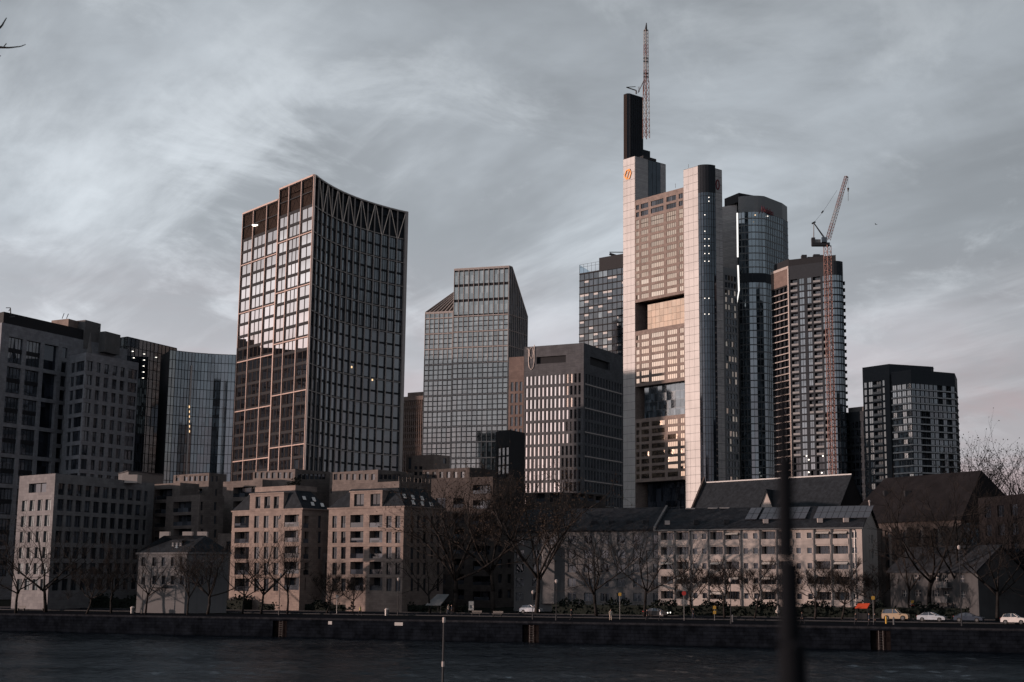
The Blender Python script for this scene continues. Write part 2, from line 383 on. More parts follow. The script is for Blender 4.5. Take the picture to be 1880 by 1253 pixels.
# water
mw,t,b=newmat('river'); g=nd(t,'ShaderNodeNewGeometry')
b.inputs['Base Color'].default_value=(.004,.0058,.0085,1); b.inputs['Specular IOR Level'].default_value=0
gw=nd(t,'ShaderNodeBsdfGlossy'); gw.inputs['Color'].default_value=(.85,.93,1,1); mxw=nd(t,'ShaderNodeMixShader'); t.links.new(b.outputs[0],mxw.inputs[1]); t.links.new(gw.outputs[0],mxw.inputs[2]); t.links.new(mxw.outputs[0],t.nodes['Material Output'].inputs[0])
def ws(scale,st,det):
    mp=nd(t,'ShaderNodeMapping'); t.links.new(g.outputs['Position'],mp.inputs[0]); mp.inputs['Rotation'].default_value=(0,0,.35); mp.inputs['Scale'].default_value=st
    n=nd(t,'ShaderNodeTexNoise'); t.links.new(mp.outputs[0],n.inputs['Vector']); n.inputs['Scale'].default_value=scale; n.inputs['Detail'].default_value=det; n.inputs['Roughness'].default_value=.62; return n.outputs[0]
hgt=mth(t,'ADD',mth(t,'MULTIPLY',ws(.5,(.45,1,1),6),1.),mth(t,'MULTIPLY',ws(.05,(.6,1,1),3),1.6))
pch=ws(.018,(.45,1,1),3); t.links.new(ramp(t,pch,.4,.62,.05,.14),gw.inputs['Roughness']); frw=nd(t,'ShaderNodeFresnel'); frw.inputs[0].default_value=1.33; t.links.new(mth(t,'MULTIPLY',frw.outputs[0],ramp(t,pch,.38,.62,.28,.5)),mxw.inputs[0])
bp=nd(t,'ShaderNodeBump'); bp.inputs['Strength'].default_value=1.; bp.inputs['Distance'].default_value=.5; t.links.new(hgt,bp.inputs['Height']); t.links.new(bp.outputs[0],gw.inputs['Normal']); t.links.new(bp.outputs[0],frw.inputs['Normal'])
wm=MB(); wm.quad((-9000,-3000,-3.1),(9000,-3000,-3.1),*[V((*p.xy,-3.1)) for p in (bank(9000,.4),bank(-9000,.4))])
wm.v=[(x,y,z-.35) for x,y,z in wm.v]
from mathutils import noise as mn
NS,NO=330,250; i0=len(wm.v)
for j in range(NO+1):
    o=-(.02+(j/NO)**1.15*175)
    for i in range(NS+1):
        sx=-190+i*(330/NS); p=bank(sx,o); q_=V((p.x*.33,p.y*.5,0)); hz=mn.noise(q_)*.2+mn.noise(q_*2.3+V((7,3,1)))*.13+mn.noise(q_*.23)*.12
        wm.v.append((p.x,p.y,-3.1+hz*min(1,j/3)))
for j in range(NO):
    for i in range(NS): a=i0+j*(NS+1)+i; wm.f.append((a,a+NS+1,a+NS+2,a+1))
wo=wm.build('river','river',smooth=True); struct(wo)

# ================================================================== towers
def prism_roof(mb,plan,z): mb.quad(*[(*p,z) for p in plan])
# ---- twin-slab tower with a concave flank (Winx-like)
T=thing('office_tower','tall slab tower with rose metal grid, curved right flank and zigzag braced crown','tower',(-80,362,0))
C=V((-80.2,360.7)); Lm=V((-92.6,374.9)); d_l=(Lm-C).normalized(); R_=V((-62.2,399.6))
L2=C+d_l*20.6; 
TOP=110.0; CR=101.8; FH=3.46
wl=MB(); fr=MB(); sp_=MB()
floors=[(CR-FH*(i+1)+.42,CR-FH*i-.08) for i in range(29)]
def rose_bay(Fc,bays,top,cr,skip=0):
    fl=[(cr-FH*(i+1)+.62,cr-FH*i-.1) for i in range(29)]
    cols=[]
    for i in range(3):
        a,b=bays[i],bays[i+1]; cols.append((a+.42,b-.16))
    ops=[(a,c,b,d,.14) for c,d in fl for a,b in cols]+[(a,cr+.6,b,(cr+top)/2-.15,.4) for a,b in cols]+[(a,(cr+top)/2+.15,b,top-.5,.4) for a,b in cols]
    wall(wl,Fc,0,top,ops)
    for c,d in fl:
        for i,(a,b) in enumerate(cols): window(T,Fc,a-.02,c-.02,b+.02,d+.02,.14,'glass_mirror','frame_brown',2 if i==1 else 1,tilt=.35)
    for (a,b) in cols:
        for z0,z1 in ((cr+.6,(cr+top)/2-.15),((cr+top)/2+.15,top-.5)):
            m=MB(); m.obox(Fc,a,b,z0,z1,-.44,-.40)
            k=int((b-a)/.3)
            for j in range(k): m.obox(Fc,a+(b-a)*j/k,a+(b-a)*j/k+.1,z0,z1,-.398,-.3)
            m.build('louvre_panel','louvre_brown',T)
            x=MB(); md=(a+b)/2
            x.beam(Fc.pt(a+.5,z0+.1,-.2),Fc.pt(md,z1-.1,-.2),.04); x.beam(Fc.pt(b-.5,z0+.1,-.2),Fc.pt(md,z1-.1,-.2),.04); x.build('brace','frame_brown',T)
    for i,s in enumerate(bays):
        wd=.55 if i in (0,3) else .28; fr.obox(Fc,max(0,s-wd/2),min(Fc.W,s+wd/2),0,top+.2,.002,.2)
    for k in range(2,29,4):
        z=cr-FH*k; fr.obox(Fc,.28,Fc.W-.28,z-.13,z+.13,.003,.16)
    fr.obox(Fc,.28,Fc.W-.28,top-.3,top+.15,.003,.38)
fa=Face(Lm+d_l*.2,C); rose_bay(fa,[0,fa.W*.29,fa.W*.65,fa.W],TOP,CR)
slot=1.9; A0=C+d_l*(fa.W+slot); n_l=fa.n; back=-n_l*1.0
fb=Face(A0+d_l*21.6+back,A0+back); rose_bay(fb,[0,fb.W*.31,fb.W*.68,fb.W],TOP-2.2,CR-2.2)
# slot between the two slabs
wl.quad((*(fa.A),0),(*(fa.A-n_l*6),0),(*(fa.A-n_l*6),TOP),(*(fa.A),TOP)); wl.quad((*(fb.B),0),(*(fb.B-n_l*6),0),(*(fb.B-n_l*6),TOP-2.2),(*(fb.B),TOP-2.2))
g=MB(); a,b=fb.B-n_l*5,fa.A-n_l*5; g.quad((*a,0),(*b,0),(*b,TOP-3),(*a,TOP-3)); g.build('slot_glazing','glass_black',T)
# concave flank
chord=R_-C; cn=V((chord.y,-chord.x)).normalized(); NB=15; pts=[]
for i in range(NB+1):
    t=i/NB; pts.append(C+chord*t-cn*(4*3.6*t*(1-t)))
segs=[Face(pts[i],pts[i+1]) for i in range(NB)]
fr2=MB()
for i,fc in enumerate(segs):
    ops=[(.16,c,fc.W-.16,d,.2) for c,d in floors]+[(.16,CR+.5,fc.W-.16,TOP-.4,.5)]
    wall(wl,fc,0,TOP,ops)
    g=MB(); g.obox(fc,.1,fc.W-.1,CR+.4,TOP-.3,-.6,-.5); g.build('crown_panel','louvre_dark',T)
    fr2.obox(fc,-.11,.11,0,TOP+.1,.003,.3)
    for k in range(0,29,2): z=CR-FH*k; fr2.obox(fc,.14,fc.W-.14,z-.1,z+.1,.003,.2)
    fr2.obox(fc,.14,fc.W-.14,TOP-.3,TOP+.1,.003,.4)
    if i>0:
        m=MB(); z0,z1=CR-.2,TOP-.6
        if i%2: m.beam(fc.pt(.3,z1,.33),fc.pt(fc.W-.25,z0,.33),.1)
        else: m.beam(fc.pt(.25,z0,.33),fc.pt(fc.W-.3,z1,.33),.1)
        m.build('brace','brace_lit',T)
for c,d in floors:
    for fc in segs: window(T,fc,.14,c-.02,fc.W-.14,d+.02,.2,'glass_office','frame_dark',2,tilt=.25)
fr2.obox(segs[-1],segs[-1].W-.4,segs[-1].W+.6,0,TOP+.1,.003,.55)
bk=[C,*pts[1:],R_+d_l*22,fb.A]
wl.quad((*R_,0),(*(R_+d_l*22),0),(*(R_+d_l*22),TOP),(*R_,TOP)); wl.quad((*(R_+d_l*22),0),(*fb.A,0),(*fb.A,TOP-2.2),(*(R_+d_l*22),TOP-2.2))
wl.build('wall','frame_dark',T); fr.build('facade_grid','frame_rose',T); fr2.build('flank_fins','frame_pale',T)
rf=MB(); rf.quad(*[(*p,TOP-2.6) for p in [fb.A,fb.B,fa.A,*pts,R_+d_l*22]]); rf.build('roof','concrete',T); finish(T)
lamp(T,fb.pt(7.8,CR+1.2,-.1),1.6,.25)
for s,z in ((8,62.5),(11,60)): lamp(T,segs[s].pt(1.2,z,-.25),.4,.5,'lamp_warm')

# ---- slanted-top twin tower (pale grid)
T=thing('office_tower','pale gridded twin tower with slanted roofs behind the slab tower','tower',(-75,756,0))
B1=V((-60.4,752.8)); A1=V((-91.1,761.2)); Fm=Face(A1,B1); dd=Fm.d
wl=MB(); fr=MB(); ZT=170.5
NR=15; zz=[ZT-26.4-i*8.55 for i in range(NR)]
def grid_face(Fc,n,top,levels,cap=300,proud=.35,mat='glass_green'):
    p=Fc.W/n
    lv=[top-.6]+[z for z in levels if z<top-3]
    for a,b in zip(lv[:-1],lv[1:]):
        for i in range(n): window(T,Fc,i*p+.2,b+.3,(i+1)*p-.2,a-.3,.12,mat,'frame_dark',0,2,cap=cap,tilt=.1)
    wall(wl,Fc,lv[-1],top,[(i*p+.22,b+.32,(i+1)*p-.22,a-.32,.12) for a,b in zip(lv[:-1],lv[1:]) for i in range(n)])
    for i in range(n+1):
        wd=.5 if i in (0,n) else .24
        fr.obox(Fc,max(0,i*p-wd/2),min(Fc.W,i*p+wd/2),lv[-1],top,.003,proud)
    for z in lv: fr.obox(Fc,.26,Fc.W-.26,z-.24,z+.24,.004,proud*.8)
grid_face(Fm,11,ZT,zz)
A2=A1-dd*1.0+Fm.n*-2; Fl=Face(A2-dd*16.4,A2); ZL=147.5; grid_face(Fl,6,ZL,zz)
# right flank, its top corner cut by a slope
dr=V((.42,.907)); Fr=Face(B1,B1+dr*21)
nb=10; p=Fr.W/nb
def ztop(s): return ZT if s<3 else ZT-(s-3)/(Fr.W-3)*24.5
g=MB(); g.quad(Fr.pt(0,20,-.1),Fr.pt(Fr.W,20,-.1),Fr.pt(Fr.W,ztop(Fr.W),-.1),Fr.pt(3,ZT,-.1),Fr.pt(0,ZT,-.1)); g.build('flank_glazing','glass_curtain',T)
for i in range(nb+1): fr.obox(Fr,max(0,i*p-.13),min(Fr.W,i*p+.13),20,ztop(i*p)-.1,.003,.4)
for z in zz: fr.obox(Fr,.15,Fr.W-.15,z-.2,z+.2,.004,.3)
fr.beam(Fr.pt(3,ZT,.1),Fr.pt(Fr.W,ztop(Fr.W),.1),.35); fr.beam(Fr.pt(0,ZT,.1),Fr.pt(3,ZT,.1),.35); fr.beam(Fm.pt(0,ZT,.1),Fm.pt(Fm.W,ZT,.1),.4)
bk=A1+dr*21
rf=MB(); rf.quad((*A1,ZT),(*B1,ZT),(*(B1+dr*3),ZT),(*(A1+dr*3),ZT)); rf.quad((*(A1+dr*3),ZT),(*(B1+dr*3),ZT),(*(B1+dr*21),ZT-24.5),(*bk,ZT-24.5)); rf.build('roof','frame_grey',T)
wl.quad((*bk,20),(*A1,20),(*A1,ZT),(*bk,ZT-24)); wl.quad((*(B1+dr*21),20),(*bk,20),(*bk,ZT-24.5),(*(B1+dr*21),ZT-24.5))
# left part: sloped ribbed roof rising to the right
la,lb=Fl.A,Fl.B; up=V((.42,.907))*15
rf=MB(); rt=[(*la,ZL),(*lb,ZL),(*(lb+up),ZL+15.5),(*(la+up),ZL+15.5)]; 
q0=V(rt[0]);q1=V(rt[1]);q3=V((*(la+up+dd*11),ZL+15.5)); q2=V((*(lb+up),ZL+15.5)); rf.quad(q0,q1,q2,q3); rf.build('sloped_roof','louvre_brown',T)
for i in range(8):
    t=i/7; a=q0.lerp(q1,t); b=q3.lerp(q2,t); m=MB(); m.beam(a+V((0,0,.25)),b+V((0,0,.25)),.32); m.build('roof_rib','frame_pale',T)
fr.beam(q0,q1,.4); fr.beam(q3,q2,.4)
wl.quad((*la,20),(*la,ZL),q3,(*(la+up),20)); wl.quad((*(la+up),20),q3,q2,(*(lb+up),20))
wl.build('wall','frame_grey',T); fr.build('facade_grid','frame_pale',T); finish(T)
m=MB(); m.box(-82,764,ZT,-79,767,ZT+1.6); m.build('roof_unit','concrete',T)

# ---- stone-clad office block with hook emblem
T=thing('office_building','dark stone office block with hook emblem and bright mirrored window strips','building',(-12,466,0))
C=V((-12.3,465.6)); Lp=V((-32.6,474.6)); Rp=V((.6,494.7)); fl=Face(Lp,C); fr_=Face(C,Rp); ZT=82.3
wl=MB(); rows=[(72.2-i*3.98-3.05,72.2-i*3.98) for i in range(17)]
cl_=even(14,.25,fl.W-.75,.56); cr_=even(13,.9,fr_.W-.4,.52)
def slotted(Fc,cols,slot_):
    ops=[(a,c,b,d,.35) for c,d in rows for a,b in cols]+[slot_]; wall(wl,Fc,0,ZT,ops)
    m=MB(); m.obox(Fc,slot_[0],slot_[2],slot_[1],slot_[3],-slot_[4]-.1,-slot_[4]); m.build('roof_slot','frame_dark',T)
slotted(fl,cl_,(4.6,76.2,15.6,78.6,.8)); slotted(fr_,cr_,(5.,75.6,21.,78.4,.8))
for c,d in rows[:11]:
    for a,b in cl_: window(T,fl,a-.02,c-.02,b+.02,d+.02,.35,'glass_strip',None,tilt=.22)
for c,d in rows:
    for a,b in cr_: window(T,fr_,a-.02,c-.02,b+.02,d+.02,.35,'glass_office',None,tilt=.2)
for c,d in rows[11:]:
    for a,b in cl_: window(T,fl,a-.02,c-.02,b+.02,d+.02,.35,'glass_strip',None)
led=MB()
for i in range(0,17,2): z=72.2-i*3.98-3.5; led.obox(fr_,.9,fr_.W-.4,z-.14,z+.14,.01,.12)
led.build('sill_band','frame_pale',T)
plan=corner_plan(C,Lp,Rp); rf=MB(); back_and_roof(wl,rf,plan,0,ZT); rf.build('roof','concrete',T); wl.build('wall','clad_slate',T); finish(T)
m=MB()   # emblem: a hook with a ring
s0,z0=fl.px(975,662); k=1.75
path=[(-1.6,2.2),(-.9,2.2),(-.9,-.2),(-.6,-1.4),(.1,-1.9),(.9,-1.5),(1.3,-.4),(1.3,2.9)]
for a,b in zip(path[:-1],path[1:]): m.beam(fl.pt(s0+a[0]*k*.55,z0+a[1]*k,.12),fl.pt(s0+b[0]*k*.55,z0+b[1]*k,.12),.14)
ring=[(.2+.75*math.cos(t*math.pi/5),1.4+1.1*math.sin(t*math.pi/5)) for t in range(11)]
for a,b in zip(ring[:-1],ring[1:]): m.beam(fl.pt(s0+a[0]*k*.55,z0+a[1]*k,.12),fl.pt(s0+b[0]*k*.55,z0+b[1]*k,.12),.12)
m.build('emblem','frame_pale',T)
# brown annex on its left
T=thing('office_building','narrow brown clad building squeezed beside the hook emblem block','building',(-35,478,0))
fa=Face(V((-38.2,480.2)),V((-32.9,477.8))); wl=MB(); ZT=79.6
wins(T,fa,wl,0,ZT,even(3,.45,fa.W-.2,.6),[(71-i*3.98-3.1,71-i*3.98) for i in range(17)],.3,mat='glass_dark')
plan=[fa.A,fa.B,fa.B+V((6,14)),fa.A+V((6,14))]; f2=Face(fa.B,plan[2]); wl.quad(f2.pt(0,0),f2.pt(f2.W,0),f2.pt(f2.W,ZT),f2.pt(0,ZT)); rf=MB(); back_and_roof(wl,rf,plan,0,ZT); rf.build('roof','concrete',T); wl.build('wall','clad_brown',T); finish(T)
# dark stepped block in front of it
T=thing('office_building','small dark block with a glazed lower half below the gridded tower','building',(-40,440,0))
fa=Face(aty(910,800,446).xy,aty(936,800,440).xy); wl=MB(); z1=aty(936,790,440).z; zg=aty(920,822,443).z
wins(T,fa,wl,0,z1,even(3,.9,fa.W-.3,.7),[(zg-8.5,zg),(zg-18,zg-9.5),(zg-28,zg-19)],.25,mat='glass_curtain',fmat='frame_dark',nm=1,hm=2)
plan=[fa.A,fa.B,fa.B+V((4,10)),fa.A+V((4,10))]; f2=Face(fa.B,plan[2]); wl.quad(f2.pt(0,0),f2.pt(f2.W,0),f2.pt(f2.W,z1),f2.pt(0,z1)); rf=MB(); back_and_roof(wl,rf,plan,0,z1); rf.build('roof','concrete',T); wl.build('wall','frame_dark',T); finish(T)
# far ribbed tower
T=thing('office_tower','distant brown tower with close vertical ribs, left of the twin tower','tower',(-125,800,0))
fa=Face(aty(734,728,806).xy,aty(782,722,798).xy); wl=MB(); z1=aty(758,728,800).z
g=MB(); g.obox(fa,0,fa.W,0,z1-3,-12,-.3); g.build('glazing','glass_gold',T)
for i in range(14): m=MB(); s=fa.W*i/13; m.obox(fa,s-.28,s+.28,0,z1-2.2,-.3,.5); m.build('rib','clad_brown',T)
for i in range(22): wl.obox(fa,.0,fa.W,z1-6-i*3.7-.7,z1-6-i*3.7+.7,-.28,.1)
wl.obox(fa,-.3,fa.W+.3,z1-2.2,z1,-12.3,.7); wl.obox(fa,4,fa.W-.5,z1,z1+2.6,-10,-2); wl.build('wall','clad_brown',T)

# ---- dark glass slab with roof terrace, left of the bank tower
T=thing('office_tower','black glass slab with open roof terrace and window-cleaning arm','tower',(-10,800,0))
fa=Face(aty(1064,488,812).xy,aty(1150,478,790).xy); z1=aty(1064,503,812).z
wl=MB(); cols=even(10,.1,fa.W-.1,.94); rows=[(z1-4.2-i*3.95,z1-.9-i*3.95) for i in range(16)]
ops=[(a,c,b,d,.2) for c,d in rows for a,b in cols]; wall(wl,fa,0,z1,ops)
for c,d in rows:
    for a,b in cols:
        h=random.random(); window(T,fa,a-.02,c-.02,b+.02,d+.02,.2,'glass_black' if h<.85 else 'glass_curtain',None,tilt=.1)
        if random.random()<.2: m=MB(); m.obox(fa,a+.05,b-.05,d-1.3,d-.1,-.19,-.16); m.build('blind','frame_grey',T)
for c,d in rows: wl.obox(fa,0,fa.W,d+.1,d+.55,.003,.35)
plan=[fa.A,fa.B,fa.B+V((7,22)),fa.A+V((7,22))]; rf=MB(); back_and_roof(wl,rf,plan,0,z1,.2); rf.build('roof','frame_dark',T)
f2=Face(plan[3],fa.A); wl.obox(fa,14.8,fa.W,z1,z1+7.2,-18,-.05); wl.build('wall','frame_dark',T)
rl=MB()
for i in range(6): rl.obox(fa,i*2.95,i*2.95+.1,z1,z1+5.2,-.3,-.2)
for z in (z1+5.1,z1+3.5): rl.obox(fa,0,14.8,z,z+.12,-.3,-.2)
for i in range(7): p=fa.A.lerp(plan[3],i/7); rl.box(p.x-.05,p.y-.05,z1,p.x+.05,p.y+.05,z1+5.2)
rl.build('terrace_frame','frame_dark',T); g=MB(); a,b=fa.A,fa.A.lerp(plan[3],.85); g.hexa([a,b,b+V((.05,0)),a+V((.05,0))],z1,z1+5); g.build('wind_screen','glass_curtain',T)
m=MB(); p=aty(1119,467,800); q_=aty(1143,476,800); m.beam(p,q_+V((3,0,-.4)),.9,r2=.7); m.beam(p+V((0,0,1)),aty(1146,464,800),.3); m.beam(q_+V((-1,0,-5)),q_,.5); m.build('cleaning_arm','steel_dark',T); finish(T)

# ---- three-cornered bank tower with mast
T=thing('bank_tower','tallest tower, sunlit white piers, golden windows, black shaft and lattice mast','tower',(25,735,0))
Mp=V((32.7,721.)); Lq=V((7.6,748.)); FL=Face(Lq,Mp); d=FL.d; rd=V((.73,.68))        # lit face; direction of the right-hand side
TOPL=FL.zv(1254,345)
wl=MB(); groups=[(.02,.085),(.125,.28),(.335,.595),(.655,.85),(.905,.985)]
cols=[(a*FL.W,b*FL.W) for a,b in groups]
def zf(v): return FL.zv(1210,v)      # heights read at the middle of the face
FH=3.86
zt=zf(357); 
r_top=[(zt-5.6,zt-2.9),(zt-9.6,zt-6.9)]; z_a=zt-10.6
r_tall=[(z_a-5.6,z_a-.6)]
z_b=z_a-6.6; rA=[(z_b-FH*(i+1)+1.0,z_b-FH*i-.4) for i in range(10)]; zg1=z_b-FH*10-.6
zg1b=zf(602); rB=[(zg1b-2.-FH*(i+1)+1.0,zg1b-2.-FH*i-.4) for i in range(7)]; zg2=zg1b-2-FH*7-.8
zg2b=zf(766); rC=[(zg2b-1.6-FH*(i+1)+1.0,zg2b-1.6-FH*i-.4) for i in range(8)]; zg3=zg2b-1.6-FH*8-.8
ops=[]
for rws,mt,dp in ((r_top,'glass_dark',.4),(r_tall,'glass_sunset_tint',.15),(rA,'glass_sunset_tint',.15),(rB,'glass_sunset_tint',.15),(rC,'glass_sunset_tint',.15)):
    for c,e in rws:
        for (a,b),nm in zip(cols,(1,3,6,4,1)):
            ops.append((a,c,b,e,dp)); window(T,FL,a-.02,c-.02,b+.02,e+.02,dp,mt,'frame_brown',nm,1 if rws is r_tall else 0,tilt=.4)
wall(wl,FL,zg1,zt,[o for o in ops if o[1]>zg1]); wall(wl,FL,zg2,zg1b,[o for o in ops if zg2<o[1]<zg1b]); wall(wl,FL,zg3,zg2b,[o for o in ops if o[1]<zg2b])
for za,zb in ((zg1b,zg1),(zg2b,zg2)):      # soffits and decks of the sky gardens
    for z in (za,zb): wl.quad(FL.pt(0,z),FL.pt(FL.W,z),FL.pt(FL.W,z,-14),FL.pt(0,z,-14))
wl.quad(FL.pt(0,zg3),FL.pt(FL.W,zg3),FL.pt(FL.W,zg3,-14),FL.pt(0,zg3,-14)); wl.quad(FL.pt(0,zt),FL.pt(FL.W,zt),FL.pt(FL.W,zt,-14),FL.pt(0,zt,-14))
for s in (0,FL.W): wl.quad(FL.pt(s,0,-.01),FL.pt(s,0,-14),FL.pt(s,zg3,-14),FL.pt(s,zg3,-.01)); [wl.quad(FL.pt(s,a,-.01),FL.pt(s,a,-14),FL.pt(s,b,-14),FL.pt(s,b,-.01)) for a,b in ((zg1b,zg1),(zg2b,zg2))]
wl.build('facade','sandstone_pink',T)
for (za,zb,mt,lf) in ((zg1b,zg1-1.5,'glass_gold',.17),(zg2b,zg2,'glass_curtain',.10),(0,zg3,'glass_black',.08)):  # upper garden: gold of the mirrored sky is put into the pane colour
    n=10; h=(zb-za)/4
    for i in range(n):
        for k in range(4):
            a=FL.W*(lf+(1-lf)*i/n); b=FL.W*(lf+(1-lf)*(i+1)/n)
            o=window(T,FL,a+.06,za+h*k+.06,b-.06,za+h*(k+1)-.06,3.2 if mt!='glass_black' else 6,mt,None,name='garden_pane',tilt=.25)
    dp=3.3 if mt!='glass_black' else 6.1
    m=MB(); m.obox(FL,FL.W*lf-.1,FL.W,za,zb,-dp-.3,-dp-.05); m.quad(FL.pt(0,za,-9),FL.pt(FL.W,za,-9),FL.pt(FL.W,zb+1.5,-9),FL.pt(0,zb+1.5,-9)); m.build('garden_frame','frame_grey' if mt!='glass_gold' else 'frame_brown',T)
# panelled piers
def panels(Fc,s0,s1,z0,z1,nc,ph,mat='panel_white',cap=150,name='panel'):
    w_=(s1-s0)/nc; n=int((z1-z0)/ph); rest=MB(); me=None
    b_=MB(); b_.box(.05,-.06,.07,w_-.05,.0,ph-.07); me=b_.mesh(name,mat); c=0
    for k in range(n):
        for i in range(nc):
            zb=z1-(k+1)*ph
            if c<cap:
                o=bpy.data.objects.new(name,me); col.objects.link(o); o.parent=T; o.rotation_euler=(0,0,Fc.rz); o.location=Fc.pt(s0+i*w_,zb,.002)-WL[T.name]; c+=1
            else: rest.obox(Fc,s0+i*w_+.05,s0+(i+1)*w_-.05,zb+.07,zb+ph-.07,.002,.062)
    rest.build('panels',mat,T,kind='stuff')
    return n
# left pier block
W1=9.4; FP=Face(Lq-d*W1,Lq); ZL=FP.zv(1163,288); FQ=Face(Lq,Lq+rd*23.5)
st=MB(); plan=[FP.A,FP.B,FQ.B,FP.A+rd*23.5]
st.hexa(plan,0,ZL); st.build('pier','panel_joint',T); panels(FP,.05,W1-.05,0,ZL-.1,3,4.2,cap=130)
m=MB(); m.obox(FQ,.1,9.8,zt-2,ZL-.1,.01,.15); m.build('side_cladding','panel_shade_grey',T)
m=MB(); m.obox(FQ,9.8,19.4,zt-2,ZL-.3,.01,.1); m.build('glazed_slot','glass_black',T)
m=MB(); m.obox(FQ,19.4,23.5,zt-2,ZL-.1,.01,.15); m.build('side_cladding','panel_shade_grey',T)
m=MB(); 
for i in range(3): m.obox(FQ,9.9+i*3.1,10.0+i*3.1,zt-2,ZL-.3,.1,.2)
m.build('slot_mullions','frame_dark',T)
# black shaft on top
ZS=FP.zv(1150,172); sh=MB(); c0=FP.A+rd*.3+d*.15; Fs=Face(c0,c0+d*3.2); 
pl=[c0,c0+d*2.6,c0+d*3.6+rd*1.2,c0+d*3.6+rd*11.5,c0+rd*11.5]; sh.hexa(pl,ZL-.5,ZS); sh.build('shaft','louvre_dark',T)
Fsr=Face(c0+d*3.6+rd*1.2,c0+d*3.6+rd*11.5)
for i in range(7):
    m=MB(); m.obox(Fsr,i*1.42,i*1.42+.16,ZL,ZS-.4,.005,.2); m.build('shaft_fin','frame_dark',T)
for i in range(3):
    m=MB(); m.obox(Face(c0,c0+d*2.6),i*.9+.05,i*.9+.75,ZL,ZS-.4,.005,.12); m.build('shaft_panel','frame_brown',T)
st2=c0+d*3.6+rd*11.5; sh=MB(); sh.hexa([c0+d*.5+rd*11.55,st2-d*.1+rd*.05,st2-d*.1+rd*5.4,c0+d*.5+rd*16.6],ZL-.5,FP.zv(1185,257)); sh.build('shaft_step','louvre_dark',T)
m=MB(); m.obox(FQ,6.,16,ZL,ZL+1.4,-8,.3); m.build('roof_edge','concrete',T)
m=MB(); p=aty(1150,161,742); q_=aty(1168,167,742); m.beam(p,q_,.35); m.beam(p,aty(1167,160,742),.2); m.beam(q_,q_-V((0,0,2)),.4)
for u in (1172,1174): m.beam(aty(u,170,742),aty(u,160,742),.1)
m.build('cleaning_arm','steel_dark',T)
# lattice mast
def lattice(T,p0,p1,w0,w1,n,r,mats,name='mast_section'):
    p0=V(p0); p1=V(p1); ax=(p1-p0).normalized(); a=ax.orthogonal().normalized() if abs(ax.z)<.999 else V((1,0,0)); a=(V((.8,.6,0))-ax*ax.dot(V((.8,.6,0)))).normalized(); b=ax.cross(a)
    def c(t,k):
        w_=(w0+(w1-w0)*t)/2; return p0.lerp(p1,t)+a*(w_ if k in (0,3) else -w_)+b*(w_ if k<2 else -w_)
    per=max(1,n//len(mats)) if len(mats)<=n else 1
    for j in range(len(mats)):
        m=MB(); a0,a1=int(n*j/len(mats)),int(n*(j+1)/len(mats))
        for i in range(a0,a1):
            t0,t1=i/n,(i+1)/n
            for k in range(4):
                m.beam(c(t0,k),c(t1,k),r); k2=(k+1)%4
                m.beam(c(t0,k),c(t1,k2),r*.65); m.beam(c(t1,k),c(t1,k2),r*.6)
        m.build(name,mats[j],T)
zb=FP.zv(1186,255); base=aty(1186.5,255,752); base=V((base.x,base.y,base.z)); k_=752/1.0
t1=aty(1186.5,150,752); t2=aty(1186.3,56,752)
lattice(T,base,(base.x,base.y,t1.z),2.7,2.3,9,.17,['mast_red','mast_white','mast_red'])
lattice(T,(base.x,base.y,t1.z),(base.x,base.y,t2.z),1.9,1.7,14,.16,['mast_red','mast_white','mast_red','mast_white'])
m=MB(); m.beam((base.x,base.y,t2.z),(base.x+.3,base.y,t2.z+4.2),.75,r2=.2); m.beam((base.x-.9,base.y,t2.z-.3),(base.x+.9,base.y,t2.z-.3),.4); m.build('mast_tip','steel_dark',T)
m=MB(); 
for v in (108,114,136,142): z=aty(1186,v,752).z; m.beam((base.x-1.5,base.y-.3,z),(base.x+1.4,base.y-.3,z),.5)
m.build('antenna_ring','steel_grey',T)
m=MB(); m.beam((base.x-4.5,base.y,ZS-.2),(base.x-.9,base.y,t1.z+1),.25); m.beam((base.x-1.5,base.y,ZS-1),(base.x-.9,base.y,t1.z+1),.2); m.build('mast_stay','mast_red',T)
# emblem: a folded ribbon
s0,z0=FP.px(1153.5,321); m=MB(); pth=[(-2.6,-.6),(-1.2,2.3),(1.3,2.6),(2.5,.2),(1.1,-2.7),(-1.3,-2.5),(-2.1,-1.2)]
for a,b in zip(pth,pth[1:]+pth[:1]): m.beam(FP.pt(s0+a[0],z0+a[1],.25),FP.pt(s0+b[0],z0+b[1],.25),.36)
m.beam(FP.pt(s0-2.6,z0-1.2,.25),FP.pt(s0-.9,z0-1.9,.25),.45); m.beam(FP.pt(s0-.8,z0-2.3,.27),FP.pt(s0+1.0,z0+2.2,.27),.3)
m.build('emblem','logo_orange',T)
# middle pier, bowed glass corner, white strip and recessed flank
W2=10.6; FM=Face(Mp,Mp+d*W2); ZM=FM.zv(1268,309); e0=FM.B
arc=[e0]; ang0=math.atan2(d.y,d.x); cur=e0
for i in range(7):
    a=ang0+math.radians(12+i*12.5); cur=cur+V((math.cos(a),math.sin(a)))*1.4; arc.append(cur)
strip_end=arc[-1]+rd*5.2
st=MB(); st.hexa([Mp,e0,e0+rd*6,Mp+rd*6],0,ZM); st.build('pier','panel_joint',T); panels(FM,.05,W2-.05,0,ZM-.1,3,4.2,cap=130)
cu=MB(); cu.hexa([*arc,arc[-1]-d*7+rd*2,e0-d*2+rd*4],0,ZM+.3); cu.build('bowed_glazing','glass_black',T)
for i in range(1,7):
    m=MB(); a=arc[i]; n_=(a-(Mp+rd*8)).normalized(); b=a+n_*.22; t_=V((-n_.y,n_.x))*.07; m.hexa([a-t_,b-t_,b+t_,a+t_],0,ZM+.2); m.build('mullion','frame_dark',T)
bands=MB()
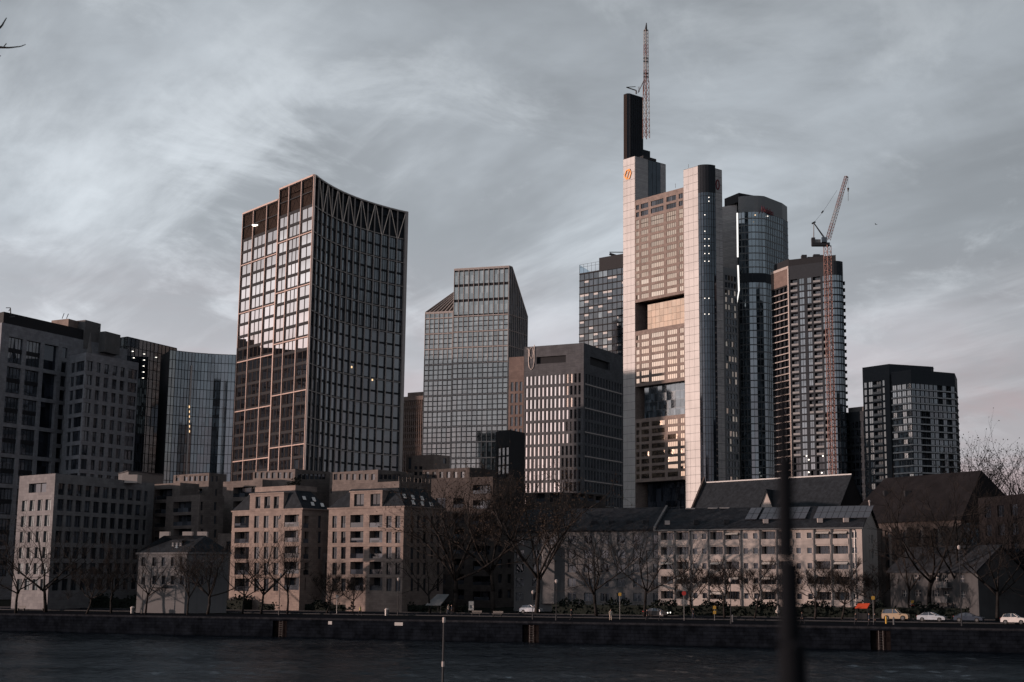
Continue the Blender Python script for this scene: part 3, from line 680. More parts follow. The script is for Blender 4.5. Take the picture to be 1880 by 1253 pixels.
for k in range(1,52):
    z=ZM-k*4.1
    for a,b in zip(arc[:-1],arc[1:]): bands.obox(Face(a,b),0,(b-a).length,z-.09,z+.09,.002,.06)
bands.build('glazing_bands','frame_dark',T)
crown=MB()
for a,b in zip(arc[:-1],arc[1:]): crown.obox(Face(a,b),.02,(b-a).length-.02,ZM-14.5,ZM+.25,.07,.2)
crown.build('crown_louvre','louvre_dark',T)
FS=Face(arc[-1],strip_end); st=MB(); st.hexa([FS.A,FS.B,FS.B-d*12,FS.A-d*12],0,ZM-1.2); st.build('pier','panel_joint',T); panels(FS,.05,FS.W-.05,0,ZM-1.3,2,4.2,'panel_shade_grey',cap=40)
m=MB(); s0,z0=FS.px(1317,340)
for t in range(8):
    a,b=t*math.pi/4,(t+1)*math.pi/4; m.beam(FS.pt(s0+1.2*math.cos(a),z0+2.6*math.sin(a),.2),FS.pt(s0+1.2*math.cos(b),z0+2.6*math.sin(b),.2),.35)
m.build('emblem','sign_maroon',T)
for v in (364,371,396,426,440,453,467,481,549,578):
    for u in (1294.,1301.5):
        if random.random()<.8: r=ray(u,v); f=Face(arc[2],arc[4]); s_,z_=f.px(u,v); lamp(T,f.pt(s_,z_,.75),.42,.3)
# flank beyond the strip
FF=Face(strip_end-d*2.2,strip_end-d*2.2+rd*13); z1=FF.zv(1335,492); wl=MB()
rows=[(z-2.7,z) for z in [z1-4-i*3.86 for i in range(34)]]; cols=even(4,3.5,12.6,.75)
ops=[(a,c,b,e,.3) for c,e in rows for a,b in cols]; wall(wl,FF,0,z1,ops)
for i,(c,e) in enumerate(rows[:28]):
    for a,b in cols: window(T,FF,a-.02,c-.02,b+.02,e+.02,.3,'glass_sunset_tint' if (i%9)<6 and random.random()<.5 else 'glass_dark',None,tilt=1.6,name='flank_window',cap=180)
for c,e in rows[28:]:
    for a,b in cols: window(T,FF,a-.02,c-.02,b+.02,e+.02,.3,'glass_dark',None,name='flank_window',cap=180)
wl.quad((*FF.B,0),(*(FF.B-d*20),0),(*(FF.B-d*20),z1),(*FF.B,z1)); wl.build('facade','frame_grey',T)
rf=MB(); rf.quad((*Lq,ZM-12),(*e0,ZM-12),(*(strip_end-d*3),ZM-12),(*(Lq+rd*24),ZM-12)); rf.build('roof','concrete',T)
core=MB(); core.hexa([Lq+rd*12,Mp+rd*12,strip_end-d*12+rd*6,Lq+rd*24],0,zt-1.5); core.build('core','frame_dark',T); finish(T)
m=MB(); 
for u,v0,v1 in ((1264,302,309),(1240,338,346)): p=aty(u,v1,718); m.beam(p,V((p.x,p.y,aty(u,v0,718).z)),.09)
m.build('roof_rod','steel_dark',T)

# ---- round-cornered glass tower with a line of white light
T=thing('office_tower','round-cornered grey glass tower with vertical white light line and dark red rooftop lettering','tower',(70,760,0))
fa=Face(aty(1322,380,775).xy,aty(1353,378,768).xy); z1=fa.zv(1340,378)
m=MB(); m.hexa([fa.A,fa.B,fa.B+V((3,24)),fa.A+V((3,24))],0,z1); m.build('side_block','panel_shade_grey',T)
p0=aty(1355,364,762).xy; z2=aty(1355,362,762).z
pl=[p0]; ang=math.radians(-32); cur=p0
for i in range(8): cur=cur+V((math.cos(ang),math.sin(ang)))*1.9; pl.append(cur); ang+=math.radians(7.5)
end=aty(1437,380,776).xy; pl.append(end); e2=aty(1446,388,784).xy; pl.append(e2); pl+= [e2+V((-2,22)),p0+V((2,32))]
zt_=z2-9; g=MB(); g.hexa(pl,0,zt_); g.build('glazing','glass_curtain',T)
cw=MB(); cw.hexa([p+(V((72,775))-p).normalized()*.25 for p in pl],zt_,z2); cw.build('crown','frame_grey',T)
cw=MB(); a=aty(1330,366,775).xy; cw.hexa([a,p0+V((.5,.3)),aty(1402,372,772).xy,aty(1395,372,790).xy,a+V((3,22))],z1,z2+2.3); cw.build('plant_room','frame_dark',T)
fs=[Face(pl[i],pl[i+1]) for i in range(10)]
mu=MB(); bd=MB()
for fc in fs:
    n=max(1,round(fc.W/1.9))
    for i in range(n): mu.obox(fc,fc.W*i/n-.09,fc.W*i/n+.09,0,zt_,.003,.22)
    for k in range(52): z=zt_-k*3.9; bd.obox(fc,0.1,fc.W-.1,z-.3,z+.3,.004,.1)
mu.build('mullions','frame_grey',T); bd.build('floor_bands','frame_grey',T)
db=MB(); za,zb=fs[8].zv(1390,515),fs[8].zv(1390,498)
for fc in fs: db.obox(fc,.0,fc.W,za,zb,.01,.3)
db.build('plant_floor','louvre_dark',T)
m=MB(); q0=aty(1353.5,392,755); q1=aty(1355.5,505,755); q2=aty(1356.5,535,755); q3=aty(1353,556,755)
qm0=aty(1354.4,473,755); qm1=aty(1354.8,488,755); o_=V((0,0,0))
for a,b in ((q0,qm0),(qm1,q1),(q1,q2),(q2,q3)): m.beam(a+o_,b+o_,.42)
m.build('light_line','led_white',T)
txt=bpy.data.curves.new('lettering','FONT'); txt.body='Helaba'; txt.size=4.6; txt.extrude=.12; to=bpy.data.objects.new('lettering',txt); col.objects.link(to); tm=bpy.data.meshes.new_from_object(to.evaluated_get(bpy.context.evaluated_depsgraph_get())); bpy.data.objects.remove(to); to=bpy.data.objects.new('lettering',tm); col.objects.link(to); tm.materials.clear(); tm.materials.append(M['sign_maroon'])
fl_=fs[8]; s_,z_=fl_.px(1397,389); to.parent=T; to.location=fl_.pt(s_,z_,.35)-WL[T.name]; to.rotation_euler=(math.pi/2,0,fl_.rz)
lamp(T,fl_.pt(*fl_.px(1385,396),.5),.6,.35,'lamp_warm'); lamp(T,fl_.pt(*fl_.px(1408,398),.5),.5,.25)

# ---- residential tower with balconies and sunlit narrow side
T=thing('residential_tower','tall dark residential tower with stacked balconies and narrow sunlit side','tower',(90,706,0))
C=V((84.9,704.5)); Lp=aty(1416,500,720).xy; fl=Face(Lp,C); Rq=aty(1525,483,692).xy; fr_=Face(C,Rq); ZT=fl.zv(1447,490); FHr=3.45
wl=MB(); rows=[(ZT-10-FHr*(i+1)+.55,ZT-10-FHr*i-.05) for i in range(42)]
lc=even(4,.3,fl.W-1.0,.86); ops=[(a,c,b,e,1.1) for c,e in rows for a,b in lc]; wall(wl,fl,0,ZT,ops)
for c,e in rows[:32]:
    for a,b in lc[1::2]: window(T,fl,a-(lc[1][0]-lc[0][0]),c-.02,b,e+.02,1.1,'glass_home','frame_dark',3,cap=70)
for c,e in rows[32:]: window(T,fl,.3,c,fl.W-1,e,1.1,'glass_home',cap=70)
wl.build('wall','frame_dark',T)
for i,(c,e) in enumerate(rows): 
    m=MB(); m.obox(fl,-.3,fl.W+.05,c-.5,c-.06,-.9,.35); m.build('balcony_slab','frame_pale',T)
m=MB(); m.obox(fl,-.2,fl.W,ZT-1.2,ZT+.1,.01,.4); m.obox(fl,fl.W-.9,fl.W+.1,0,ZT-1.2,.01,.36); m.build('edge_frame','frame_pale',T)
m=MB(); m.obox(fl,.0,fl.W-.9,ZT-9.4,ZT-1.2,.01,.2); m.build('top_screen','clad_brown',T)
wl=MB(); W=fr_.W; ptn=[(.03,.2,'b'),(.24,.36,'w'),(.43,.53,'w'),(.57,.75,'b'),(.79,.88,'w'),(.9,.98,'w')]
rows2=[(ZT-7-FHr*(i+1)+.55,ZT-7-FHr*i-.12) for i in range(43)]
ops=[]
for i,(c,e) in enumerate(rows2):
    for j,(a,b,k) in enumerate(ptn):
        k2=k
        if (i//4+j)%3==0: k2='b' if k=='w' and j%2==0 else k
        dp=1.5 if k2=='b' else .2; ops.append((a*W,c,b*W,e,dp)); window(T,fr_,a*W-.02,c-.02,b*W+.02,e+.02,dp,'glass_home' if k2=='b' else 'glass_curtain','frame_dark',1,tilt=.3)
        if k2=='b':
            m=MB(); m.obox(fr_,a*W+.1,b*W-.1,c+.0,c+1.0,-.12,-.04)
            if i<26: m.build('balustrade','frame_grey',T)
wall(wl,fr_,0,ZT,ops)
for c,e in rows2: wl.obox(fr_,0,W,c-.42,c-.14,.003,.25)
arc=[Rq]; cur=Rq; ang=math.atan2(fr_.d.y,fr_.d.x)
for i in range(5): ang+=math.radians(17); cur=cur+V((math.cos(ang),math.sin(ang)))*1.45; arc.append(cur)
for a,b in zip(arc[:-1],arc[1:]):
    fc=Face(a,b); ops=[(.12,c,fc.W-.12,e,.15) for c,e in rows2]; wall(wl,fc,0,ZT,ops)
    for c,e in rows2: window(T,fc,.1,c-.02,fc.W-.1,e+.02,.15,'glass_curtain',None)
    for c,e in rows2: wl.obox(fc,0,fc.W,c-.42,c-.14,.003,.25)
fe=Face(arc[-1],arc[-1]+V((2.5,16)))
wl.quad(fe.pt(0,0),fe.pt(fe.W,0),fe.pt(fe.W,ZT),fe.pt(0,ZT))
for c,e in rows2: m=MB(); m.obox(fe,0,8,c-.45,c-.1,.0,.9); m.build('balcony_slab','frame_dark',T)
wl.build('wall','louvre_dark',T); rf=MB(); rf.quad(*[(*p,ZT-.3) for p in [Lp,C,Rq,*arc[1:],fe.B,Lp+V((4,22))]]); rf.build('roof','concrete',T)
pr=MB(); pr.hexa([Lp+V((1.5,1)),C+V((.3,1.2)),C+V((4,20)),Lp+V((4,18))],ZT-.3,ZT+4.2); pr.hexa([C+V((.4,1.2)),Rq+V((3,2.5)),Rq+V((4,18)),C+V((4,20))],ZT-.3,ZT+3.6); pr.build('plant_room','frame_dark',T)
for u,ww,h in ((1479,2.6,2.3),(1491,3.4,1.2),(1502,3.2,2.6),(1512,2,2.2)):
    p=aty(u,485,702); m=MB(); m.box(p.x-ww/2,p.y+4,ZT+3,p.x+ww/2,p.y+8,ZT+4+h); m.build('roof_unit','concrete',T)
for u,v in ((1481,838),(1511,838),(1485,845),(1485,868),(1509,869),(1486,880)):
    s_,z_=fr_.px(u,v); lamp(T,fr_.pt(s_,z_,.1),.6,.6)
finish(T)

# ---- lower right-hand pair of residential blocks
T=thing('residential_tower','dark balcony tower forming the left half of the right-hand pair','tower',(115,640,0))
A_=aty(1583,672,646).xy; C=aty(1632,668,634).xy; R_=C+V((22,9)); fl=Face(A_,C); fr_=Face(C,R_); ZT=fl.zv(1632,669); wl=MB()
rows=[(ZT-7-3.3*(i+1)+.7,ZT-7-3.3*i-.05) for i in range(27)]
cl_=[(.6,2.2),(3.2,5.6),(6.3,10.6),(11.3,12.6)]; wl_ops=[(a,c,b,e,1.2 if j==2 else .25) for c,e in rows for j,(a,b) in enumerate(cl_) if b<fl.W]
wall(wl,fl,0,ZT,wl_ops)
for a,c,b,e,dp in wl_ops:
    window(T,fl,a-.02,c-.02,b+.02,e+.02,dp,'glass_home' if dp>1 else 'glass_curtain','frame_dark',1)
    if dp>1: m=MB(); m.obox(fl,a-.2,b+.2,c-.1,c+.95,.02,.12); m.build('balustrade','frame_grey',T)
wall(wl,fr_,0,ZT,[]); plan=[A_,C,R_,A_+(R_-C)]; rf=MB(); back_and_roof(wl,rf,plan,0,ZT); rf.build('roof','concrete',T); wl.build('wall','louvre_dark',T); finish(T)
T=thing('residential_tower','grey banded apartment block forming the right half of the right-hand pair','tower',(130,622,0))
pts=[aty(1636,683,629).xy,aty(1672,680,620).xy,aty(1753,690,632).xy,aty(1757,692,652).xy]; ZT=Face(pts[0],pts[1]).zv(1660,681); wl=MB(); bd=MB()
rows=[(ZT-6-3.05*(i+1)+.75,ZT-6-3.05*i-.1) for i in range(28)]
for q_,nc in ((0,4),(1,10),(2,5)):
    fc=Face(pts[q_],pts[q_+1]); cols=even(nc,.1,fc.W-.1,.84); ops=[]
    for i,(c,e) in enumerate(rows):
        for j,(a,b) in enumerate(cols):
            dp=1.3 if (q_==1 and ((2<=j<4 and i>3) or (j in (6,8) and i%5<3))) else .2
            ops.append((a,c,b,e,dp)); window(T,fc,a-.02,c-.02,b+.02,e+.02,dp,'glass_home' if dp>1 else ('glass_mirror' if q_==2 and random.random()<.3 else 'glass_curtain'),'frame_grey',1,tilt=.4)
    wall(wl,fc,0,ZT,ops)
    for i,(c,e) in enumerate(rows): bd.obox(fc,-.05,fc.W+.05,c-.62,c-.12,.003,.3)
wl.build('wall','louvre_dark',T); bd.build('floor_bands','band_grey',T); pl=[*pts,pts[0]+V((4,24))]; rf=MB(); rf.quad(*[(*p,ZT-.2) for p in pl]); rf.build('roof','concrete',T)
m=MB(); p=aty(1711,684,630); m.beam(p,p+V((0,0,1.2)),.25); m.beam(p+V((-.8,0,1.2)),p+V((1,0,1.5)),.2); m.build('roof_hoist','steel_dark',T); finish(T)
T=thing('office_building','dark block half hidden between the two right-hand residential towers','building',(118,690,0))
fa=Face(aty(1552,750,700).xy,aty(1592,748,690).xy); z1=fa.zv(1570,757); wl=MB()
wins(T,fa,wl,0,z1,even(5,.2,fa.W-.2,.8),[(z1-5-4*i-3,z1-5-4*i) for i in range(12)],.2,mat='glass_black',fmat='frame_dark',nm=1)
plan=[fa.A,fa.B,fa.B+V((3,15)),fa.A+V((3,15))]; rf=MB(); back_and_roof(wl,rf,plan,0,z1); rf.build('roof','concrete',T); wl.build('wall','louvre_dark',T)
m=MB(); m.obox(fa,1,fa.W-.5,z1,z1+2.4,-9,-1); m.build('plant_room','render_grey',T); finish(T)

# ---- tower crane
T=thing('tower_crane','red luffing-jib tower crane rising beside the residential tower','crane',(*aty(1524,880,660).xy,0))
Yc=664; pb=aty(1533,900,Yc); pt_=aty(1517.5,452,Yc)
base=V((pb.x,Yc,0)); cx_=(aty(1518,455,Yc).x+aty(1530,880,Yc).x)/2
m0=V((cx_,Yc,0)); zt_=pt_.z
lattice(T,(cx_,Yc,0),(cx_,Yc,zt_),2.5,2.5,52,.16,['crane_red']*6)
dk=MB(); a=aty(1491,448,Yc); b=aty(1523,452,Yc); dk.box(a.x,Yc-1.4,zt_-.2,b.x,Yc+1.4,zt_+1.3); dk.build('deck','steel_dark',T)
m=MB(); a=aty(1490,452,Yc); b=aty(1496,438,Yc); m.box(a.x,Yc-1.3,a.z,b.x,Yc+1.3,b.z); m.build('counterweight','concrete',T)
m=MB(); a=aty(1512,440,Yc); m.box(a.x-1.2,Yc-2.6,zt_+1.3,a.x+1.3,Yc-1.2,zt_+3.6); m.build('cab','glass_dark',T)
m=MB(); a=aty(1500,450,Yc); m.box(a.x-1.5,Yc-1.1,zt_+1.3,a.x+1.7,Yc+1,zt_+2.9); m.build('winch','steel_grey',T)
ft=aty(1520,441,Yc); jt=aty(1554,325,Yc); lattice(T,ft,jt,1.7,1.3,20,.13,['crane_red','mast_white','crane_red','crane_red'],'jib_section')
ap=aty(1494,410,Yc); m=MB(); f1=aty(1513,437,Yc); 
for o in (-.9,.9): m.beam(f1+V((0,o,0)),ap+V((0,o*.3,0)),.22); m.beam(aty(1494,440,Yc)+V((0,o,0)),ap+V((0,o*.3,0)),.12)
m.beam(ap-V((.9,0,.4)),ap+V((.8,0,.5)),.5); m.build('a_frame','steel_dark',T)
m=MB(); j2=aty(1537,350,Yc); m.beam(ap,aty(1510,391,Yc),.07); m.beam(aty(1510,391,Yc),j2,.07); m.build('pendant_line','steel_dark',T)
m=MB(); m.beam(aty(1508.5,392,Yc),aty(1511.5,388,Yc),.45); m.build('pulley','steel_dark',T)
m=MB(); h0=aty(1557,327,Yc); h1=aty(1557,346,Yc); m.beam(jt,h0,.3); m.beam(h0,h1,.05); m.beam(h1,h1-V((0,0,1.9)),.6,r2=.2); m.beam(h1-V((0,0,1.9)),aty(1557.3,370,Yc),.09); m.build('hook','steel_dark',T)

# ================================================================== left-hand office group
T=thing('office_building','big pale stone office block at left edge with two-storey windows','building',(-165,385,0))
C=V((-168.9,382.3)); R_=V((-151.,430.)); fr_=Face(C,R_); fl=Face(C+V((-14,11)),C); ZT=fr_.zv(4,593)
wl=MB(); 
def colr(u0,u1,v): return (fr_.su(u0,v),fr_.su(u1,v))
c1=colr(15.5,42,640); c2=colr(48.5,75,645); c3=colr(81,107,650); c4=colr(114,124,652)
zt0=fr_.zv(30,621); PH=fr_.zv(30,621)-fr_.zv(27,675.5); ops=[]
for i in range(10):
    z1=zt0-i*PH; z0=z1-PH*.87
    if z0<1: break
    for c in (c1,c2): ops.append((c[0],z0,c[1],z1,.5)); window(T,fr_,c[0]-.02,z0-.02,c[1]+.02,z1+.02,.5,'glass_office','frame_dark',3,0); m=MB(); m.obox(fr_,c[0],c[1],z0+PH*.36,z0+PH*.5,-.45,-.3); m.build('spandrel','frame_dark',T)
    ops.append((c3[0],z0,c3[1],z1,.9)); window(T,fr_,c3[0]-.02,z0-.02,c3[1]+.02,z1+.02,.9,'glass_black',None)
    for k in (0,1): ops.append((c4[0],z0+k*PH/2,c4[1],z0+k*PH/2+PH*.37,.4)); window(T,fr_,c4[0]-.02,z0+k*PH/2-.02,c4[1]+.02,z0+k*PH/2+PH*.37+.02,.4,'glass_black',None)
wall(wl,fr_,0,ZT,ops); wall(wl,fl,0,ZT,[(2,z-3,4,z,.3) for z in [ZT-6-i*PH/2 for i in range(12)]]+[(7,z-3,9,z,.3) for z in [ZT-6-i*PH/2 for i in range(12)]])
for i in range(12):
    for a in (2,7): window(T,fl,a-.02,ZT-9-i*PH/2-.02,a+2.02,ZT-6-i*PH/2+.02,.3,'glass_dark')
plan=[fl.A,C,R_,fl.A+(R_-C)]; rf=MB(); back_and_roof(wl,rf,plan,0,ZT); rf.build('roof','concrete',T); wl.build('wall','limestone_grey',T)
m=MB(); s1=fr_.su(190,627); m.hexa([fl.A+V((1,0)),C+V((.1,.5)),fr_.pt(s1,0,-.4).xy,fr_.pt(s1,0,-13).xy],ZT-.3,ZT+3.1); m.build('attic_band','frame_dark',T)
def roofbox(u0,u1,v0,v1,y,mat,nm='roof_house',dpt=7):
    a=aty(u0,v1,y); b=aty(u1,v0,y-3); m=MB(); m.hexa([(a.x,y),(b.x,y-3),(b.x+2,y-3+dpt),(a.x+2,y+dpt)],a.z-4,b.z); return m.build(nm,mat,T)
roofbox(93,126,586,614,412,'sandstone_pink'); roofbox(127,157,588,618,415,'render_grey'); roofbox(160,194,609,625,420,'render_grey')
m=MB()
for u,v0,v1,y in ((114,576,586,410),(122,577,586,410),(172,601,608,418),(179,602,608,418)): p=aty(u,v1,y); m.beam(p,V((p.x+.5,p.y,aty(u,v0,y).z)),.1)
m.build('antenna','steel_dark',T)
m=MB(); p=aty(20,583,384); q_=aty(19,566,384); m.beam(p,q_,.16); m.beam(q_,aty(11,566,384),.12); m.beam(q_+V((0,0,-.3)),aty(16,572,384),.1); m.beam(p-V((.3,0,0)),p+V((.9,0,.2)),.2); m.build('roof_mast','steel_dark',T); finish(T)
# its lower front wing
T=thing('office_building','pale stone wing with square window grid in front of the big office block','building',(-145,381,0))
C=V((-144.8,380.6))*1.03; Lp=V((-153.0,388.9))*1.03; Rp=V((-137.2,400.5))*1.03; fl=Face(Lp,C); fr_=Face(C,Rp); ZT=fr_.zv(160,648); wl=MB()
z0_=fr_.zv(190,668.5); ph=(z0_-fr_.zv(178,846))/7.
rows=[(z0_-ph*i-ph*.72,z0_-ph*i) for i in range(18) if z0_-ph*i-ph*.72>1]
cr_=[(fr_.su(a,680),fr_.su(b,680)) for a,b in ((177,185),(191.5,200.5),(207,216),(221.5,230),(236,243))]; cr_[-1]=(cr_[-1][0],fr_.W-.3)
cw=(fl.W*.5,fl.W); cwr=(0,fr_.su(170.5,680))
wall(wl,fl,0,ZT,[(fl.W*.22,c,fl.W*.42,e,.4) for c,e in rows]+[(cw[0],c,cw[1]-.021,e,.4) for c,e in rows]); wall(wl,fr_,0,ZT,[(a,c,b,e,.4) for c,e in rows for a,b in cr_]+[(.021,c,cwr[1],e,.4) for c,e in rows])
for c,e in rows:
    window(T,fl,fl.W*.22,c,fl.W*.42,e,.4,'glass_dark','frame_dark',1); window(T,fl,cw[0],c,cw[1]-.4,e,.4,'glass_dark','frame_dark',1); window(T,fr_,.4,c,cwr[1],e,.4,'glass_dark','frame_dark',1)
    for a,b in cr_: window(T,fr_,a-.02,c-.02,b+.02,e+.02,.4,'glass_dark','frame_dark',1)
plan=corner_plan(C,Lp,Rp); rf=MB(); back_and_roof(wl,rf,plan,0,ZT,.9); rf.build('roof','concrete',T); wl.build('wall','limestone_grey',T)
m=MB(); p=aty(164,648,396); m.lathe(p,[(.9,-.5),(.5,1.5),(.25,3.5),(.05,5.6)],8); m.build('roof_cone','render_grey',T); finish(T)

# dark glass pair
T=thing('office_tower','dark green glass tower with scattered ceiling lights behind the stone offices','tower',(-197,562,0))
A_=V((-205.5,566)); C=V((-197.,560.2)); R_=V((-186.5,590)); fl=Face(A_,C); fr_=Face(C,R_); ZT=fl.zv(228,620)
def curtain(T,fc,z0,z1,bay,fh,mat,proud=.12,fmat='frame_dark',cap=120):
    n=max(1,round(fc.W/bay)); k=int((z1-z0)/fh); b=fc.W/n; mb=MB()
    for j in range(k):
        for i in range(n): window(T,fc,i*b+.05,z1-(j+1)*fh+.06,(i+1)*b-.05,z1-j*fh-.06,.05,mat,None,cap=cap,tilt=.12)
    for i in range(n+1): mb.obox(fc,i*b-.06,i*b+.06,z0,z1,-.15,proud)
    for j in range(k+1): mb.obox(fc,.07,fc.W-.07,z1-j*fh-.09,z1-j*fh+.09,-.15,proud*.8)
    mb.build('mullions',fmat,T)
bx=MB(); plan=[A_,C,R_,A_+(R_-C)]; bx.hexa([p+(V((-197,577))-p).normalized()*.4 for p in plan],0,ZT-.1); bx.build('core','frame_dark',T)
curtain(T,fl,10,ZT,2.2,3.8,'glass_green',cap=60); curtain(T,fr_,10,ZT,2.4,3.8,'glass_black',cap=220)
for u,v in ((243,646),(245,658),(264,651),(264,662),(263,673),(263,684),(262,695),(286,657),(304,658)): s_,z_=fr_.px(u,v); lamp(T,fr_.pt(s_,z_,.2),.5,.22)
finish(T)
T=thing('office_building','mid-height glass block in front of the dark green tower','building',(-185,548,0))
fa=Face(aty(236,700,548).xy,aty(270,697,560).xy); z1=fa.zv(250,694); m=MB(); m.hexa([fa.A+V((0.3,.3)),fa.B+V((-.3,.3)),fa.B+V((-6,9)),fa.A+V((-6,9))],0,z1-.1); m.build('core','frame_dark',T)
curtain(T,fa,z1-22,z1,1.5,3.6,'glass_green'); curtain(T,fa,10,z1-22,1.5,3.6,'glass_black',cap=150); finish(T)
T=thing('office_tower','concave dark glass tower left of the rose gridded slab','tower',(-170,568,0))
a=aty(312,643,560).xy; b=aty(446,653,574).xy; ch=b-a; cn=V((ch.y,-ch.x)).normalized(); n=11; pts=[a+ch*(i/n)-cn*(4*3.0*(i/n)*(1-i/n)) for i in range(n+1)]; ZT=Face(pts[0],pts[1]).zv(318,644)
for i in range(n): curtain(T,Face(pts[i],pts[i+1]),10,ZT,1.25,3.7,'glass_green' if i==0 else 'glass_curtain',cap=300 if i else 20,fmat='frame_dark')
m=MB(); m.hexa([p-cn*.5 for p in pts]+[b-cn*18,a-cn*18],0,ZT-.2); m.build('core','frame_dark',T)
fm=Face(pts[3],pts[4]); m=MB(); s_=fm.su(350,700); m.obox(fm,s_-.3,s_+.3,10,fm.zv(352,672),.13,.5); m.build('lift_rail','frame_pale',T)
for v in range(748,800,9): s_,z_=fm.px(347,v); lamp(T,fm.pt(s_,z_,.4),.3,.9,'lamp_warm')
finish(T)

# ================================================================== waterfront houses
def loggia(T,fc,s0,z0,s1,z1,depth=1.5,rail='glass_home',wmat='glass_home',frac=.38):
    """recessed balcony: glazing at the back, balustrade at the front"""
    window(T,fc,s0-.02,z0-.02,s1+.02,z1+.02,depth,wmat,'frame_dark',2)
    m=MB(); m.obox(fc,s0+.02,s1-.02,z0,z0+(z1-z0)*frac,-.14,-.08); m.build('balustrade',rail,T)
# J: office with sunlit end wall
T=thing('office_building','cream office with gridded dark windows and a sunlit blank-topped end wall','building',(-114,287,0))
C=V((-114,287.3)); Lp=V((-124.8,295.9)); Rp=V((-104.6,320)); fl=Face(Lp,C); fr_=Face(C,Rp); ZT=fr_.zv(103,870); wl=MB()
zr=fr_.zv(110,888); ph=(fr_.zv(104,977)-fr_.zv(107,888))/-3.02; 
ph=(zr-fr_.zv(104,946))/2.; rows=[(zr-ph*i-ph*.73,zr-ph*i) for i in range(7) if zr-ph*i-ph*.73>.6]
cols=[(fr_.su(a/3.687,900),fr_.su(b/3.687,900)) for a,b in ((395,440),(458,500),(518,560),(580,620),(638,680),(697,738),(757,795),(813,850),(868,907),(924,960),(980,1003))]
cols=[(a,min(b,fr_.W-.1)) for a,b in cols if a<fr_.W-.5]
wins(T,fr_,wl,0,ZT,cols,rows,.35,mat='glass_dark',fmat='frame_dark',nm=1)
s0,s1=fl.su(53,895),fl.su(85,895); zb=[fl.zv(70,905),fl.zv(70,888)]
lcols=[(fl.su(a/3.687,930),fl.su(b/3.687,930)) for a,b in ((148,183),(200,235),(254,290),(306,343))]; lrows=[(z1-ph*.7,z1) for z1 in [fl.zv(70,918.5)-ph*i for i in range(7)] if z1-ph*.7>.6]
ops=[(a,c,b,e,.35) for c,e in lrows for a,b in lcols]+[(s0,zb[0],s1,zb[1],.8)]; wall(wl,fl,0,ZT,ops)
for a,c,b,e,dp in ops: window(T,fl,a-.02,c-.02,b+.02,e+.02,dp,'glass_green' if dp<.5 else 'glass_dark','frame_dark',1)
plan=corner_plan(C,Lp,Rp); rf=MB(); back_and_roof(wl,rf,plan,0,ZT,.6); rf.build('roof','concrete',T); wl.build('wall','limestone_pale',T)
m=MB(); p=aty(240,880,309); m.box(p.x-1.4,p.y,ZT-.6,p.x+1.4,p.y+3,ZT+1.2); m.build('roof_house','render_cream',T); finish(T)
m=MB(); a=aty(236,868,352).xy; b=aty(300,876,366).xy; zz_=aty(250,868,355).z; m.hexa([a,b,b+V((-6,10)),a+V((-6,10))],0,zz_); 
T=thing('office_building','plain grey flat block behind the cream gridded office','building',(a.x,a.y,0)); m.build('wall','render_grey',T)
m=MB(); m.hexa([a+V((-.2,-.2)),b+V((.2,-.2)),b+V((-6,10.2)),a+V((-6.2,10.2))],zz_,zz_+.3); m.build('roof','concrete',T)

def sand_block(T,uL,uC,uR,vC,yC,aL,aR,z1=None,mat='sandstone_brown',left=(),right=(),z0=0,parapet=.6):
    """corner block: left face runs uL..uC, right face uC..uR; windows given as (u0,u1,kind) columns and rows of v"""
    C=aty(uC,vC,yC); ZT=C.z if z1 is None else z1; C=C.xy
    def end(u,a):
        dv=V((math.cos(a),math.sin(a))); r=ray(u,vC); k=r.x/r.y
        t=(k*C.y-C.x)/(dv.x-k*dv.y); return C+dv*t
    Lp=end(uL,math.pi-aL); Rp=end(uR,aR); fl=Face(Lp,C); fr_=Face(C,Rp); wl=MB()
    for fc,spec in ((fl,left),(fr_,right)):
        ops=[]
        for (u0,u1,kind,rows) in spec:
            um=(u0+u1)/2
            for v0,v1 in rows:
                a,b=fc.su(u0,(v0+v1)/2),fc.su(u1,(v0+v1)/2); e,c=fc.zv(um,v0),fc.zv(um,v1)
                if c<z0+.3: continue
                a=max(a,.15); b=min(b,fc.W-.15)
                if b-a<.2: continue
                dp={'w':.3,'l':1.5,'s':.25,'d':.3}[kind]; ops.append((a,c,b,e,dp))
                if kind=='l': loggia(T,fc,a,c,b,e)
                else: window(T,fc,a-.02,c-.02,b+.02,e+.02,dp,'glass_home','frame_dark',1 if kind=='w' else 0)
        wall(wl,fc,z0,ZT,ops)
    plan=corner_plan(C,Lp,Rp); rf=MB(); back_and_roof(wl,rf,plan,z0,ZT,parapet); rf.build('roof','concrete',T); wl.build('wall',mat,T)
    return fl,fr_,ZT,plan
def rw(v0,h,p,n): return [(v0+p*i,v0+p*i+h) for i in range(n)]
A35=math.radians(38); A60=math.radians(62)
sq=lambda us,v0,v1:[(u-3.4,u+3.4,'s',[(v0,v1)]) for u in us]
T=thing('apartment_building','stepped sandstone apartments with deep balconies rising behind the white villa','building',(-92,300,0))
sand_block(T,272,331,366,887,318,A35,A60,left=[(284,316,'l',rw(899,19,25.2,7))],right=[],mat='sandstone_brown')
sand_block(T,306,367,412,909,304,A35,A60,left=[(318,351,'l',rw(922,19,24.8,7))],right=[(368.5,372.5,'w',rw(922,16,25,6)),(393,398,'w',rw(923,15,25,6))],mat='sandstone_brown')
sand_block(T,319,384,416,869,326,A35,A60,left=sq((326,341,351,360,369,378),874,884)+[(329,371,'l',[(899,907)])],right=[(388,392,'s',[(875,885)]),(396,400,'s',[(875,885)]),(395,399,'w',rw(899,13,25,3))],mat='sandstone_brown'); finish(T)
T=thing('apartment_building','sandstone balcony block behind the left dormered house','building',(-75,310,0))
